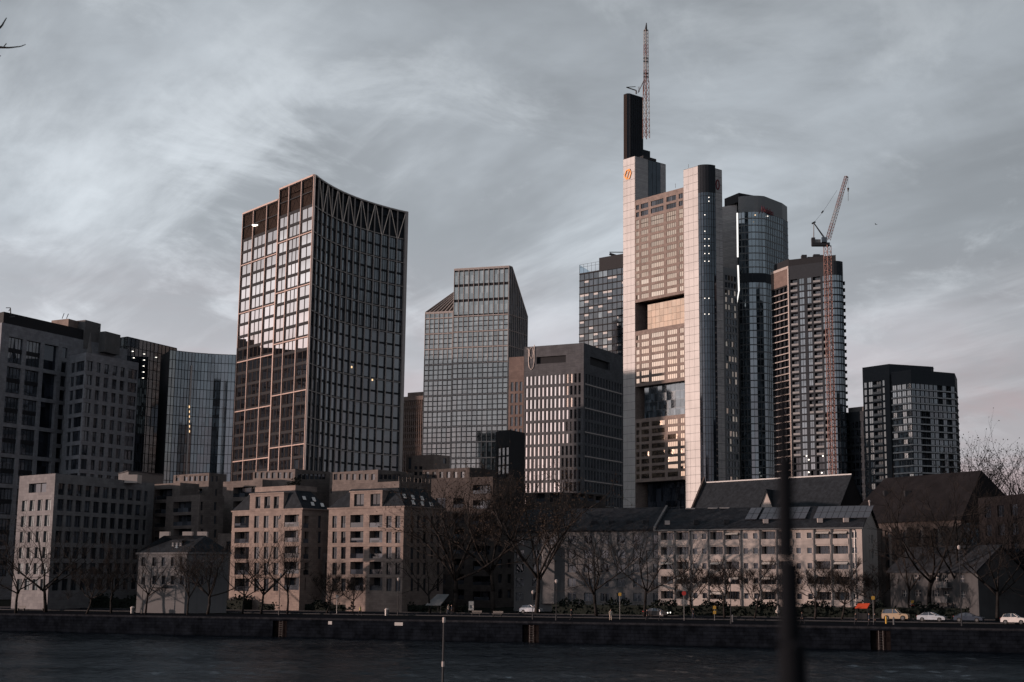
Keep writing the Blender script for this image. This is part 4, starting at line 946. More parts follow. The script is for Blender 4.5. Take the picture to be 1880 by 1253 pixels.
sand_block(T,410,482,500,881,312,A35,A60,left=[(428,466,'l',rw(895,18,25.6,7))],mat='sandstone_brown')
sand_block(T,400,428,440,980,300,A35,A60,left=[(415,424,'w',[(995,1012)])],mat='sandstone_brown')
sand_block(T,465,542,607,862,330,A35,math.radians(58),left=sq((471,482,492,502,513,524,534),868,879),right=sq((550,558,565,573,581,588,595),871,881),mat='sandstone_brown'); finish(T)
T=thing('apartment_building','sandstone attic storey with square windows behind the right dormered house','building',(-50,320,0))
sand_block(T,606,694,760,863,322,A35,math.radians(58),left=sq((616,627,639,650,662,673,685),871,882)+[(607,640,'l',[(897,906)])],right=sq((700,708,716,724,732),872,881),mat='sandstone_brown')
fl,fr_,z_,pl_=sand_block(T,610,733,800,884,312,A35,math.radians(58),mat='sandstone_brown')
rl=MB(); 
for i in range(16): rl.obox(fr_,i*1.3,i*1.3+.05,z_,z_+1,-.2,-.15)
rl.obox(fr_,0,20,z_+1,z_+1.05,-.2,-.15); rl.build('railing','steel_dark',T); finish(T)
T=thing('apartment_building','pinkish upper storeys with small windows below the pale gridded tower','building',(-60,395,0))
sand_block(T,746,796,826,835,400,A35,math.radians(58),left=[(749,755,'s',[(841,862)]),(760,766,'s',[(857,863),(867,874),(880,887)]),(769,775,'s',[(857,863),(867,874),(880,887)]),(779,786,'s',[(867,874),(880,887)]),(750,755,'s',[(867,874),(880,887)])],right=[(814,820,'s',[(842,852)])],mat='sandstone_pink'); finish(T)
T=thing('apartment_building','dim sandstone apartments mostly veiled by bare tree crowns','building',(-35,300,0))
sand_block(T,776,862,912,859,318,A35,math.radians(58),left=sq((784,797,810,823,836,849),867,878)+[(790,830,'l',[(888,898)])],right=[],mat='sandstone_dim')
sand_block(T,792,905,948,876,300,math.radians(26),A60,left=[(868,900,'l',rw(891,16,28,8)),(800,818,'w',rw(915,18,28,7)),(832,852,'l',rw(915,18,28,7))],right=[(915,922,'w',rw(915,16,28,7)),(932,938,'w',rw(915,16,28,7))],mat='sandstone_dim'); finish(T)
T=thing('apartment_building','low terraced roof building with glazed attic below the emblem block','building',(-12,330,0))
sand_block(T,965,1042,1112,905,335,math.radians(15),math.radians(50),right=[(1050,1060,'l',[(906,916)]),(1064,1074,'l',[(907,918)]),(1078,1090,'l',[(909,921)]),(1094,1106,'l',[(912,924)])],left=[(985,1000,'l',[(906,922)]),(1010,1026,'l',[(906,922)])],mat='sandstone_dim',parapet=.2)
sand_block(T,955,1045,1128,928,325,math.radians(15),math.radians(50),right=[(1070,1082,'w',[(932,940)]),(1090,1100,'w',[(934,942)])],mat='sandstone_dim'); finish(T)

def mansard(T,plan,z,h,inset,mat='slate_roof',over=.35):
    ctr=(plan[0]+plan[2])/2
    o=[p+(p-ctr).normalized()*over for p in plan]; i_=[p+(ctr-p).normalized()*inset for p in plan]
    m=MB(); m.hexa(o,z,z+.25); m.build('cornice','sandstone_pink',T)
    m=MB(); m.hexa([p+(p-ctr).normalized()*.1 for p in plan],z+.25,z+h,i_); return m.build('roof',mat,T),i_
def pink_house(label,uL,uC,uR,vC,yC,aL,aR,left,right,dorm,dormw,sky):
    C=aty(uC,vC,yC); T=thing('apartment_building',label,'building',(C.x,C.y,0))
    fl,fr_,ZT,plan=sand_block(T,uL,uC,uR,vC,yC,aL,aR,left=left,right=right,mat='sandstone_pink',parapet=.1)
    rf,top=mansard(T,plan,ZT,3.9,4.2)
    # string courses
    for v in [l for l in range(0)]: pass
    st=MB(); zc=[fl.zv(uC-20,v) for v in (974,1003,1031,1060)]
    for z in zc: st.obox(fl,0.02,fl.W,z-.1,z+.1,.003,.1)
    st.build('string_course','sandstone_pink',T)
    # dormer block flush with the front
    a,b=fl.su(dorm[0],vC),fl.su(dorm[1],vC); zt=fl.zv((dorm[0]+dorm[1])/2,dorm[2]); wl=MB(); fd=Face(fl.pt(a,0,.12).xy,fl.pt(b,0,.12).xy)
    ops=[(fd.su(p,vC-12),fd.zv(p,vC-1.5),fd.su(q,vC-12),fd.zv(p,vC-1.5)+2.35,.4) for p,q in dormw]; wall(wl,fd,ZT+.26,zt,ops)
    for o in ops: window(T,fd,o[0]-.02,o[1]-.02,o[2]+.02,o[3]+.02,.4,'glass_home','frame_dark',1)
    for s in (0,fd.W): wl.quad(fd.pt(s,ZT+.26),fd.pt(s,ZT+.26,-5),fd.pt(s,zt,-5),fd.pt(s,zt))
    wl.quad(fd.pt(0,zt),fd.pt(fd.W,zt),fd.pt(fd.W,zt,-5),fd.pt(0,zt,-5)); wl.build('dormer','sandstone_pink',T)
    m=MB(); m.obox(fd,-.15,fd.W+.15,zt,zt+.25,-5,.15); m.build('dormer_cornice','sandstone_pink',T)
    # skylights in the right-hand slope
    for (u,v) in sky:
        s,z=fr_.px(u,v); k=(z-ZT-.25)/3.65; k=max(.1,min(.85,k)); p=fr_.pt(s,ZT+.25+3.65*k,-4.2*.72*k+.12); p2=fr_.pt(s+.3,ZT+.25+3.65*(k+.2),-4.2*.72*(k+.2)+.12)
        m=MB(); w_=V((fr_.d.x,fr_.d.y,0))*.45; m.quad(p-w_,p+w_,p2+w_,p2-w_); up_=V((0,0,.1)); m.quad(p-w_-up_,p+w_-up_,p+w_,p-w_); m.build('skylight','glass_mirror',T)
    return T,fl,fr_,ZT,plan,top
rws=[(948,970),(977,998),(1005,1027),(1034,1056),(1063,1086)]
def R5(h0=0,h1=0,n=5): return [(a+h0,b+h1) for a,b in rws[:n]]
T,fl,fr_,ZT,plan,top=pink_house('sandstone house with slate mansard and three-window dormer, left of pair',427,555,603,936,279,math.radians(37),math.radians(60),
  [(430.5,457,'l',R5()),(466.5,475.5,'w',R5()),(484,493,'w',R5()),(502,511,'w',R5()),(522,549,'l',R5(-2,-2))],
  [(557,567,'l',R5(0,0,4)),(584,590,'d',R5(0,0,3))],(459,521,908),((469,478),(485,496),(502.5,512)),((569,918),(578,929),(586,920),(595,931)))
m=MB(); fp=Face(top[0],top[1]); m.obox(fp,1,fp.W,ZT+3.9,ZT+4.9,-.5,-.1); m.obox(Face(top[1],top[2]),.2,7,ZT+3.9,ZT+4.9,-.5,-.1); m.build('roof_parapet','sandstone_pink',T)
for u in (534,545):
    p=aty(u,892 if u<540 else 885,286); m=MB(); n=90
    for _ in range(n):
        a=random.uniform(0,6.28); b=random.uniform(-1,1); r=1.0*random.random()**.3; c=p+V((r*math.cos(a)*math.sqrt(1-b*b),r*math.sin(a)*math.sqrt(1-b*b),r*b)); e=V((random.uniform(-1,1),random.uniform(-1,1),random.uniform(-1,1)))*.3; f_=e.cross(V((.3,.5,.8))).normalized()*.25; m.quad(c,c+e,c+e+f_,c+f_)
    m.beam(V((p.x,p.y,ZT+3.6)),p,.12)
    bo=m.build('potted_shrub','leaf_dark'); tag(bo,'clipped round shrub on the roof terrace, '+('smaller left one' if u<540 else 'larger right one'),'shrub',None)
finish(T)
T,fl,fr_,ZT,plan,top=pink_house('sandstone house with slate mansard and two-window dormer, right of pair',604,742,816,932,270,math.radians(30),math.radians(58),
  [(610,618.5,'w',R5()),(626,634.5,'w',R5()),(643,667,'l',R5(-2,-1)),(678,702,'l',R5(-2,-1)),(709,719,'w',R5()),(725.5,735,'w',R5())],
  [(754,760,'w',R5()),(766,771,'w',R5()),(777,783,'w',R5()),(791,796,'w',R5(0,0,3)),(802,808,'w',R5())],(643,702,904),((650,668),(680,698)),((753,914),(762,926),(768,916),(778,928),(784,918),(794,930)))
finish(T)
T=thing('apartment_building','low stone link between the two dormered sandstone houses','building',(-62,285,0))
sand_block(T,572,604,612,1016,284,math.radians(20),A60,left=[(583,592,'w',[(1035,1058),(1064,1085)]),(597,600,'w',[(1035,1058),(1064,1085)])],mat='sandstone_brown'); finish(T)
# villa
T=thing('villa','small white classical villa with dark hipped roof and dormer','house',(-85,262,0))
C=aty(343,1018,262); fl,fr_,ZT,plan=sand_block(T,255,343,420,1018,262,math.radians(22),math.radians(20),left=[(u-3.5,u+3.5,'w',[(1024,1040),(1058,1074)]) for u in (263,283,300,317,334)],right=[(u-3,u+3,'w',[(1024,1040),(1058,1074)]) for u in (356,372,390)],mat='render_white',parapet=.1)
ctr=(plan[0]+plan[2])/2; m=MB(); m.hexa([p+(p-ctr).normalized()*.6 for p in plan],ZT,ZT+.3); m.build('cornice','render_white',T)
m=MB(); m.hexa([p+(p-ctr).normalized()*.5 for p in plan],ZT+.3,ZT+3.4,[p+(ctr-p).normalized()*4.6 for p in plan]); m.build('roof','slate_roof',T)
m=MB(); fd=Face(fl.pt(fl.W*.58,0,-.9).xy,fl.pt(fl.W*.82,0,-.9).xy); wl=MB(); ops=[(fd.W*(i+.1)/3,ZT+.9,fd.W*(i+.9)/3,ZT+2.1,.15) for i in range(3)]; wall(wl,fd,ZT+.5,ZT+2.5,ops)
for o in ops: window(T,fd,o[0],o[1],o[2],o[3],.15,'glass_home','sign_white',1,1)
wl.quad(fd.pt(0,ZT+2.5),fd.pt(fd.W,ZT+2.5),fd.pt(fd.W,ZT+2.5,-3),fd.pt(0,ZT+2.5,-3)); wl.build('dormer','slate_roof',T)
for u in (303,345,372): p=aty(u,985,268); m=MB(); m.box(p.x-.9,p.y-.5,ZT+2,p.x+.9,p.y+.5,p.z+.8); m.build('chimney','render_cream',T)
m=MB(); s=fl.su(298,1050); m.obox(fl,s-2.6,s+1.4,ZT-6,ZT-5.6,.02,1.3); m.build('balcony','render_white',T); finish(T)

# ---- white apartment row with balconies and solar roof
def slope_roof(T,fl,dep,z,zr,s0,s1,mat='slate_roof_brown',over=.5,ov=.4):
    a=[fl.pt(s0-ov,z-.25,over),fl.pt(s1+ov,z-.25,over),fl.pt(s1+ov,zr,-dep/2),fl.pt(s0-ov,zr,-dep/2),fl.pt(s0-ov,z-.25,-dep-over),fl.pt(s1+ov,z-.25,-dep-over)]; up=V((0,0,.28)); m=MB()
    m.quad(a[0]+up,a[1]+up,a[2]+up,a[3]+up); m.quad(a[3]+up,a[2]+up,a[5]+up,a[4]+up); m.quad(a[0],a[1],a[1]+up,a[0]+up); m.quad(a[1],a[2],a[2]+up,a[1]+up); m.quad(a[2],a[5],a[5]+up,a[2]+up); m.quad(a[0]+up,a[3]+up,a[3],a[0]); m.quad(a[0],a[3],a[2],a[1])
    return m.build('roof',mat,T)
def on_roof(fl,dep,z,zr,s,k,lift=.36): return fl.pt(s,z+.03+(zr-z)*k+lift,-dep/2*k+.5*(1-k))
Cw=aty(1582,968,250); bd_=V((-BD.x,-BD.y)); 
T=thing('apartment_building','pale five-storey apartment row with balcony stacks and solar panels on its roof','building',(Cw.x,Cw.y,0))
def uend(u,C,dv): r=ray(u,970); k=r.x/r.y; t=(k*C.y-C.x)/(dv.x-k*dv.y); return C+dv*t
Le=uend(1208,Cw.xy,bd_); fl=Face(Le,Cw.xy); ZT=Cw.z; DEP=11.5; ZR=ZT+3.7
pv=[(977,990.5),(1005,1018),(1032.5,1045.5),(1060,1073),(1087,1098)]
wl=MB(); ops=[]; pit=(fl.zv(1400,975)-fl.zv(1400,1030))/2; z0=fl.zv(1400,976)
def zrow(i): return z0-pit*i
bal=[(1213,1236),(1241.5,1264.5),(1304,1327),(1332.5,1357),(1398,1423.5),(1429,1455),(1498,1523.5),(1530,1557)]
sml=[1276,1293,1369,1387,1466,1486,1569]
for i in range(5):
    zt=zrow(i)
    for a,b in bal:
        sa,sb=fl.su(a,1000),fl.su(b,1000); ops.append((sa,zt-pit+.32,sb,zt-.05,1.5))
        window(T,fl,sa,zt-pit+.3,sb,zt,1.5,'glass_home','frame_pale',3)
        m=MB(); m.obox(fl,sa-.08,sb+.08,zt-pit+.2,zt-pit+1.22,.05,.13); m.build('balustrade','render_cream',T)
        if random.random()<.3: m=MB(); p=[fl.pt(sa+.1,zt-.15,-.1),fl.pt(sb-.1,zt-.15,-.1),fl.pt(sb-.1,zt-.55,.7),fl.pt(sa+.1,zt-.55,.7)]; m.quad(*p); m.quad(*[x-V((0,0,.05)) for x in reversed(p)]); m.build('awning','fabric_white',T)
    for u in sml:
        s=fl.su(u,1000); ops.append((s-.42,zt-1.35,s+.42,zt-.35,.25)); window(T,fl,s-.44,zt-1.37,s+.44,zt-.33,.25,'glass_home','frame_dark',0,0); m=MB(); m.obox(fl,s-.5,s+.5,zt-1.47,zt-1.36,.003,.1); m.build('sill','fabric_white',T)
wall(wl,fl,0,ZT,ops)
fg=Face(Cw.xy,Cw.xy+BN*DEP); gops=[]
for i in range(5):
    for a,b in ((.62,.74),(.45,.5)):
        gops.append((fg.W*a,zrow(i)-2.2,fg.W*b,zrow(i)-.7,.25)); window(T,fg,fg.W*a,zrow(i)-2.2,fg.W*b,zrow(i)-.7,.25,'glass_home','sign_white',1)
wall(wl,fg,0,ZT,gops); wl.quad(fg.pt(0,ZT),fg.pt(fg.W,ZT),fg.pt(fg.W/2,ZR+.02)); wl.quad((*(Le+BN*DEP),0),(*Le,0),(*Le,ZT),(*(Le+BN*DEP),ZT)); wl.quad((*(Cw.xy+BN*DEP),0),(*(Le+BN*DEP),0),(*(Le+BN*DEP),ZT),(*(Cw.xy+BN*DEP),ZT))
wl.build('wall','render_cream',T)
slope_roof(T,fl,DEP,ZT,ZR,0,fl.W)
pil=MB()
for u in (1239,1267.5,1300.5,1330,1360,1395,1426,1494.5,1526.5,1560.5): s=fl.su(u,1000); pil.obox(fl,s-.12,s+.12,0,ZT-.3,.003,.22)
pil.build('downpipe','render_white',T)
m=MB(); s=fl.W-1.3; m.beam(fl.pt(s,0,.1),fl.pt(s,ZT-.6,.1),.07); m.beam(fl.pt(s,ZT-.6,.1),fl.pt(s-.8,ZT-.1,.4),.07); m.build('downpipe','steel_grey',T)
m=MB(); m.obox(fl,-.4,fl.W+.4,ZT-.3,ZT-.12,.52,.68); m.build('gutter','steel_grey',T)
# solar panels
def solar(u0,u1,n):
    sa,sb=fl.su(u0,950),fl.su(u1,950)
    for r in range(2):
        for i in range(n):
            a=sa+(sb-sa)*i/n+.04; b=sa+(sb-sa)*(i+1)/n-.04; k0=.33+r*.31; k1=k0+.285; m=MB(); sh_=.0
            p=[on_roof(fl,DEP,ZT,ZR,a,k0),on_roof(fl,DEP,ZT,ZR,b,k0),on_roof(fl,DEP,ZT,ZR,b,k1),on_roof(fl,DEP,ZT,ZR,a,k1)]; up=V((0,-.02,.07)); m.quad(*[x+up for x in p])
            for x,y in zip(p,p[1:]+p[:1]): m.quad(x,y,y+up,x+up)
            m.build('solar_panel','solar_cell',T)
solar(1362,1384,2); solar(1388,1474,7); solar(1488,1592,9)
for u in (1222,1275,1331,1403,1503,1551): 
    s=fl.su(u,960); p=on_roof(fl,DEP,ZT,ZR,s,.22,.3); m=MB(); m.box(p.x-.45,p.y-.4,p.z-.3,p.x+.45,p.y+.5,p.z+.45); m.build('roof_hatch','frame_pale' if u in (1222,1403,1503,1551) else 'frame_dark',T)
for u in (1248,1290,1312): s=fl.su(u,950); p=on_roof(fl,DEP,ZT,ZR,s,.97,.2); m=MB(); m.box(p.x-.9,p.y-.3,p.z,p.x+.9,p.y+.3,p.z+.25); m.build('ridge_vent','frame_pale',T)
m=MB(); p=on_roof(fl,DEP,ZT,ZR,fl.su(1583,940),.98); m.lathe(p,[(.12,-.3),(.12,.5),(.22,.5),(.22,.8),(.02,.9)],8); m.build('roof_vent','frame_pale',T); finish(T)
# left row
T=thing('apartment_building','grey-white apartment row with single windows, left of the balcony row','building',(Le.x,Le.y,0))
L3=uend(945,Le,bd_); ff=Face(L3,Le-BD*.05); wl=MB(); ops=[]
for i in range(5):
    zt=zrow(i)-.25
    for u in (955,985,1014,1050,1080,1110,1140,1170,1203):
        s=ff.su(u,1000); w_=.85 if u<1190 else .5; ops.append((s-w_,zt-1.75,s+w_,zt-.2,.25)); window(T,ff,s-w_-.02,zt-1.77,s+w_+.02,zt-.18,.25,'glass_home','frame_grey',1)
        m=MB(); m.obox(ff,s-w_-.1,s+w_+.1,zt-1.88,zt-1.77,.003,.14); m.build('sill','render_white',T)
wall(wl,ff,0,ZT,ops); b0=BN*DEP; wl.quad((*(L3+b0),0),(*L3,0),(*L3,ZT),(*(L3+b0),ZT)); wl.build('wall','render_white',T); slope_roof(T,ff,DEP,ZT,ZR+.35,0,ff.W-.4)
m=MB(); fg2=Face(Le-BD*.3,Le-BD*.3+BN*DEP); m.quad(fg2.pt(-.6,ZT-.4),fg2.pt(fg2.W/2,ZR+.1),fg2.pt(fg2.W/2,ZR+.95),fg2.pt(-.6,ZT+.4)); f3=Face(fg2.A-BD*.4,fg2.B-BD*.4); m.quad(f3.pt(-.6,ZT+.4),f3.pt(f3.W/2,ZR+.95),fg2.pt(fg2.W/2,ZR+.95),fg2.pt(-.6,ZT+.4)); m.quad(f3.pt(-.6,ZT-.4),f3.pt(-.6,ZT+.4),f3.pt(f3.W/2,ZR+.95),f3.pt(f3.W/2,ZR+.1)); m.quad(fg2.pt(-.6,ZT-.4),fg2.pt(-.6,ZT+.4),f3.pt(-.6,ZT+.4),f3.pt(-.6,ZT-.4)); m.build('fire_wall','render_grey',T)
s=ff.su(1012,1040); m=MB(); m.hexa([ff.pt(s-2,0,.01).xy,ff.pt(s-1.2,0,1.1).xy,ff.pt(s+1.2,0,1.1).xy,ff.pt(s+2,0,.01).xy],1.5,zrow(1)); m.build('oriel','render_white',T)
for u in (1085,1117,1150,1180): p=on_roof(ff,DEP,ZT,ZR,ff.su(u,955),.3,.3); m=MB(); m.box(p.x-.5,p.y-.3,p.z-.3,p.x+.5,p.y+.7,p.z+.3); m.build('roof_hatch','frame_dark',T)
finish(T)

# ---- church and right-hand low houses
T=thing('church','long slate-roofed church with a sunlit gabled transept','church',(45,360,0))
Y=364; a=aty(1268,936,Y); b=aty(1540,938,Y-32); fn=Face(a.xy,b.xy); ze=fn.zv(1400,945); zr=fn.zv(1400,880); wl=MB()
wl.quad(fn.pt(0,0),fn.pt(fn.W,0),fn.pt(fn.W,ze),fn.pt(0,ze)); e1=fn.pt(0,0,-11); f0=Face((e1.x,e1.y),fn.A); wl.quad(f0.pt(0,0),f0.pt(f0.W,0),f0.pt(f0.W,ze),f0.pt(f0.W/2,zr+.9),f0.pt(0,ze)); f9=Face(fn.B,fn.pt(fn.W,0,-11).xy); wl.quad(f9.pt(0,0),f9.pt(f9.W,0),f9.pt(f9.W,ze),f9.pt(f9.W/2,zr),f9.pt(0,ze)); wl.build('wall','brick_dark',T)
slope_roof(T,fn,11,ze,zr,0,fn.W,'slate_roof',ov=.1)
m=MB(); m.quad(f0.pt(f0.W+.4,ze-.6,.3),f0.pt(f0.W/2,zr+.2,.3),f0.pt(f0.W/2,zr+1.9,.3),f0.pt(f0.W+.4,ze+1.0,.3)); m.quad(f0.pt(f0.W+.4,ze-.6,-.2),f0.pt(f0.W+.4,ze+1,-.2),f0.pt(f0.W/2,zr+1.9,-.2),f0.pt(f0.W/2,zr+.2,-.2)); m.quad(f0.pt(f0.W+.4,ze+1,.3),f0.pt(f0.W/2,zr+1.9,.3),f0.pt(f0.W/2,zr+1.9,-.2),f0.pt(f0.W+.4,ze+1,-.2)); m.quad(f0.pt(f0.W+.4,ze-.6,.3),f0.pt(f0.W+.4,ze+1,.3),f0.pt(f0.W+.4,ze+1,-.2),f0.pt(f0.W+.4,ze-.6,-.2)); m.build('gable_coping','sandstone_dim',T)
m=MB(); m.beam(fn.pt(0,zr+.35,-5.5),fn.pt(fn.W,zr+.35,-5.5),.2); m.build('ridge','frame_grey',T)
ap=aty(1407,901,347); gd=V((.86,-.51)); gb=V((.51,.86)); sw=2.0; zg=ap.z; zk=zg-5.0; G=lambda ds,z,o:V((*(ap.xy+gd*ds-gb*o),z))
wl=MB(); wl.quad(G(-sw,6,0),G(sw,6,0),G(sw,zk,0),G(0,zg,0),G(-sw,zk,0)); wl.quad(G(sw,6,0),G(sw,6,-12),G(sw,zk,-12),G(sw,zk,0)); wl.build('gable','render_cream',T)
m=MB()
for sg in (-1,1): m.quad(G(0,zg+.3,.3),G(sg*(sw+.4),zk-.55,.3),G(sg*(sw+.4),zk-.55,-13),G(0,zg+.3,-13)); m.quad(G(0,zg+.3,.3),G(0,zg-.15,.3),G(sg*(sw+.4),zk-1.0,.3),G(sg*(sw+.4),zk-.55,.3))
m.build('transept_roof','slate_roof',T); m=MB(); m.quad(G(-.8,zk-1.2,.03),G(.8,zk-1.2,.03),G(.8,zk+.2,.03),G(0,zk+.7,.03),G(-.8,zk+.2,.03)); m.build('gable_window','frame_dark',T)
for k in range(9):
    s_=8+k*6.2
    if s_<fn.W-2: m=MB(); m.quad(fn.pt(s_-.8,4,.02),fn.pt(s_+.8,4,.02),fn.pt(s_+.8,9,.02),fn.pt(s_,11,.02),fn.pt(s_-.8,9,.02)); m.build('lancet_window','glass_dark',T)
# brick hall with gothic windows
T=thing('church','big brown roofed hall church with pale gothic buttress windows behind bare trees','church',(85,300,0))
a=aty(1552,990,296); b=aty(1766,1000,268); fn=Face(a.xy,b.xy); ze=fn.zv(1660,958); zr=fn.zv(1660,868); wl=MB(); ops=[]
for i in range(6): s_=4+i*(fn.W-6)/6; ops.append((s_-1.,4,s_+1.,ze-1.6,.5))
wall(wl,fn,0,ze,ops)
for o in ops:
    g=MB(); g.obox(fn,o[0],o[2],o[1],o[3],-.6,-.5); g.build('gothic_window','glass_black',T)
    m=MB(); c=(o[0]+o[2])/2; m.beam(fn.pt(c,o[1],-.4),fn.pt(c,o[3],-.4),.08)
    for sg in (-1,1):
        for k in range(4): t0,t1=k/4,(k+1)/4; m.beam(fn.pt(c+sg*math.cos(t0*1.57)*1.0,o[3]-1.6+math.sin(t0*1.57)*1.6,-.38),fn.pt(c+sg*math.cos(t1*1.57)*1.,o[3]-1.6+math.sin(t1*1.57)*1.6,-.38),.13)
    m.build('tracery','sandstone_brown',T)
    m=MB(); m.obox(fn,o[2]+.6,o[2]+1.3,0,ze-1.2,.003,1.3); m.build('buttress','sandstone_brown',T)
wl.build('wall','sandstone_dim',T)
m=MB(); P=lambda s,z,o:fn.pt(s,z,o); m.quad(P(-.5,ze-.2,.6),P(fn.W+.5,ze-.2,.6),P(fn.W-3,zr,-9),P(2.5,zr,-9)); m.quad(P(2.5,zr,-9),P(fn.W-3,zr,-9),P(fn.W+.5,ze,-18),P(-.5,ze,-18)); m.quad(P(-.5,ze-.2,.6),P(2.5,zr,-9),P(-.5,ze,-18)); m.quad(P(fn.W+.5,ze-.2,.6),P(fn.W+.5,ze,-18),P(fn.W-3,zr,-9)); m.build('roof','brick_dark',T)
for u in (1590,1630): s_,z_=fn.px(u,905); k=(z_-ze)/(zr-ze); p=fn.pt(s_,z_,-9.6*k+.6); m=MB(); m.box(p.x-.6,p.y-.6,p.z-.7,p.x+.6,p.y+1,p.z+.5); m.build('roof_dormer','frame_dark',T)
# low pale house right
T=thing('house','low pale house with small balcony behind the parked cars','house',(60,238,0))
a=aty(1634,1052,249); b=aty(1795,1056,226); fn=Face(a.xy,b.xy); ze=fn.zv(1700,1050); zr=fn.zv(1700,1006); wl=MB(); ops=[]
for u,w_,rws_ in ((1684,13,((1056,1068),(1084,1095))),(1718,11,((1056,1067),(1084,1096))),(1736,9,((1056,1072),(1086,1100))),(1660,9,((1084,1096),)),(1766,9,((1057,1070),(1086,1098)))):
    for v0,v1 in rws_: ops.append((fn.su(u-w_/2,1070),fn.zv(u,v1),fn.su(u+w_/2,1070),fn.zv(u,v0),.25))
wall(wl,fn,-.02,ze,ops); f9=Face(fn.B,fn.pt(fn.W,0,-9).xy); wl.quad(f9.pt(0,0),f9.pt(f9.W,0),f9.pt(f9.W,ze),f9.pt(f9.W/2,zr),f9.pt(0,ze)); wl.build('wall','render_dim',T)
for o in ops: window(T,fn,o[0]-.02,o[1]-.02,o[2]+.02,o[3]+.02,.25,'glass_home','sign_white',1,1)
slope_roof(T,fn,9,ze,zr,0,fn.W,'slate_roof_brown')
for v in (1079,1106): s_,z_=fn.px(1736,v); m=MB(); m.obox(fn,s_-1.5,s_+1.8,z_,z_+.9,.9,1.); m.obox(fn,s_-1.5,s_+1.8,z_-.12,z_,.003,1.); m.build('balcony','render_grey',T)
finish(T)
# dark block at right edge
T=thing('building','dark flat-roofed block filling the lower right edge','building',(85,235,0))
a=aty(1795,905,246); b=aty(1990,915,215); fn=Face(a.xy,b.xy); z1=fn.zv(1850,910); wl=MB(); wins(T,fn,wl,0,z1,even(7,1,fn.W-1,.5),[(1+i*3.1,2.9+i*3.1) for i in range(6)],.3,mat='glass_black',fmat='frame_dark',nm=1)
plan=[fn.A,fn.B,fn.B+V((5,10)),fn.A+V((5,10))]; f2=Face(plan[3],plan[0]); wl.quad(f2.pt(0,0),f2.pt(f2.W,0),f2.pt(f2.W,z1),f2.pt(0,z1)); rf=MB(); back_and_roof(wl,rf,plan,0,z1,.3); rf.build('roof','slate_roof',T); wl.build('wall','brick_dark',T); finish(T)
T=thing('office_building','small distant glazed block between trees at the right','building',(150,560,0))
fa=Face(aty(1762,880,480).xy,aty(1815,882,470).xy); z1=fa.zv(1790,877); wl=MB(); wins(T,fa,wl,0,z1,even(7,.2,fa.W-.2,.75),[(z1-2.8-3.2*i,z1-.6-3.2*i) for i in range(8)],.2,mat='glass_curtain',fmat='frame_grey',nm=1)
plan=[fa.A,fa.B,fa.B+V((3,12)),fa.A+V((3,12))]; rf=MB(); back_and_roof(wl,rf,plan,0,z1); rf.build('roof','concrete',T); wl.build('wall','louvre_dark',T); finish(T)

# ================================================================== unseen blocks added left of the frame to cast shade and darken the mirrored glass
def shade_block(x0,y0,x1,y1,z):
    m=MB(); fs=[Face((x1,y0),(x1,y1)),Face((x0,y0),(x1,y0))]
    for f in fs:
        n=max(2,int(f.W/3.5)); wall(m,f,0,z,[(a,zz_,b,zz_+2.3,.3) for a,b in even(n,.5,f.W-.5,.6) for zz_ in [2+i*3.8 for i in range(int(z/3.8)-1)]][:1500])
    m.quad((x0,y1,0),(x0,y0,0),(x0,y0,z),(x0,y1,z)); m.quad((x1,y1,0),(x0,y1,0),(x0,y1,z),(x1,y1,z)); m.quad((x0,y0,z),(x1,y0,z),(x1,y1,z),(x0,y1,z))
    g=MB(); g.box(x0+.4,y0+.4,0,x1-.4,y1-.4,z-.5)
    o=m.build('offframe_shade_block','louvre_dark'); struct(o); p=g.build('glazing','glass_black',o)
shade_block(-445,659,-402,722,149); shade_block(-440,646,-401,658.5,112); shade_block(-330,536,-300,576,140); shade_block(-445,750,-402,805,158); shade_block(-440,736,-403,749.5,97)
shade_block(-430,462,-400,505,104); shade_block(-440,505.5,-404,530,112)

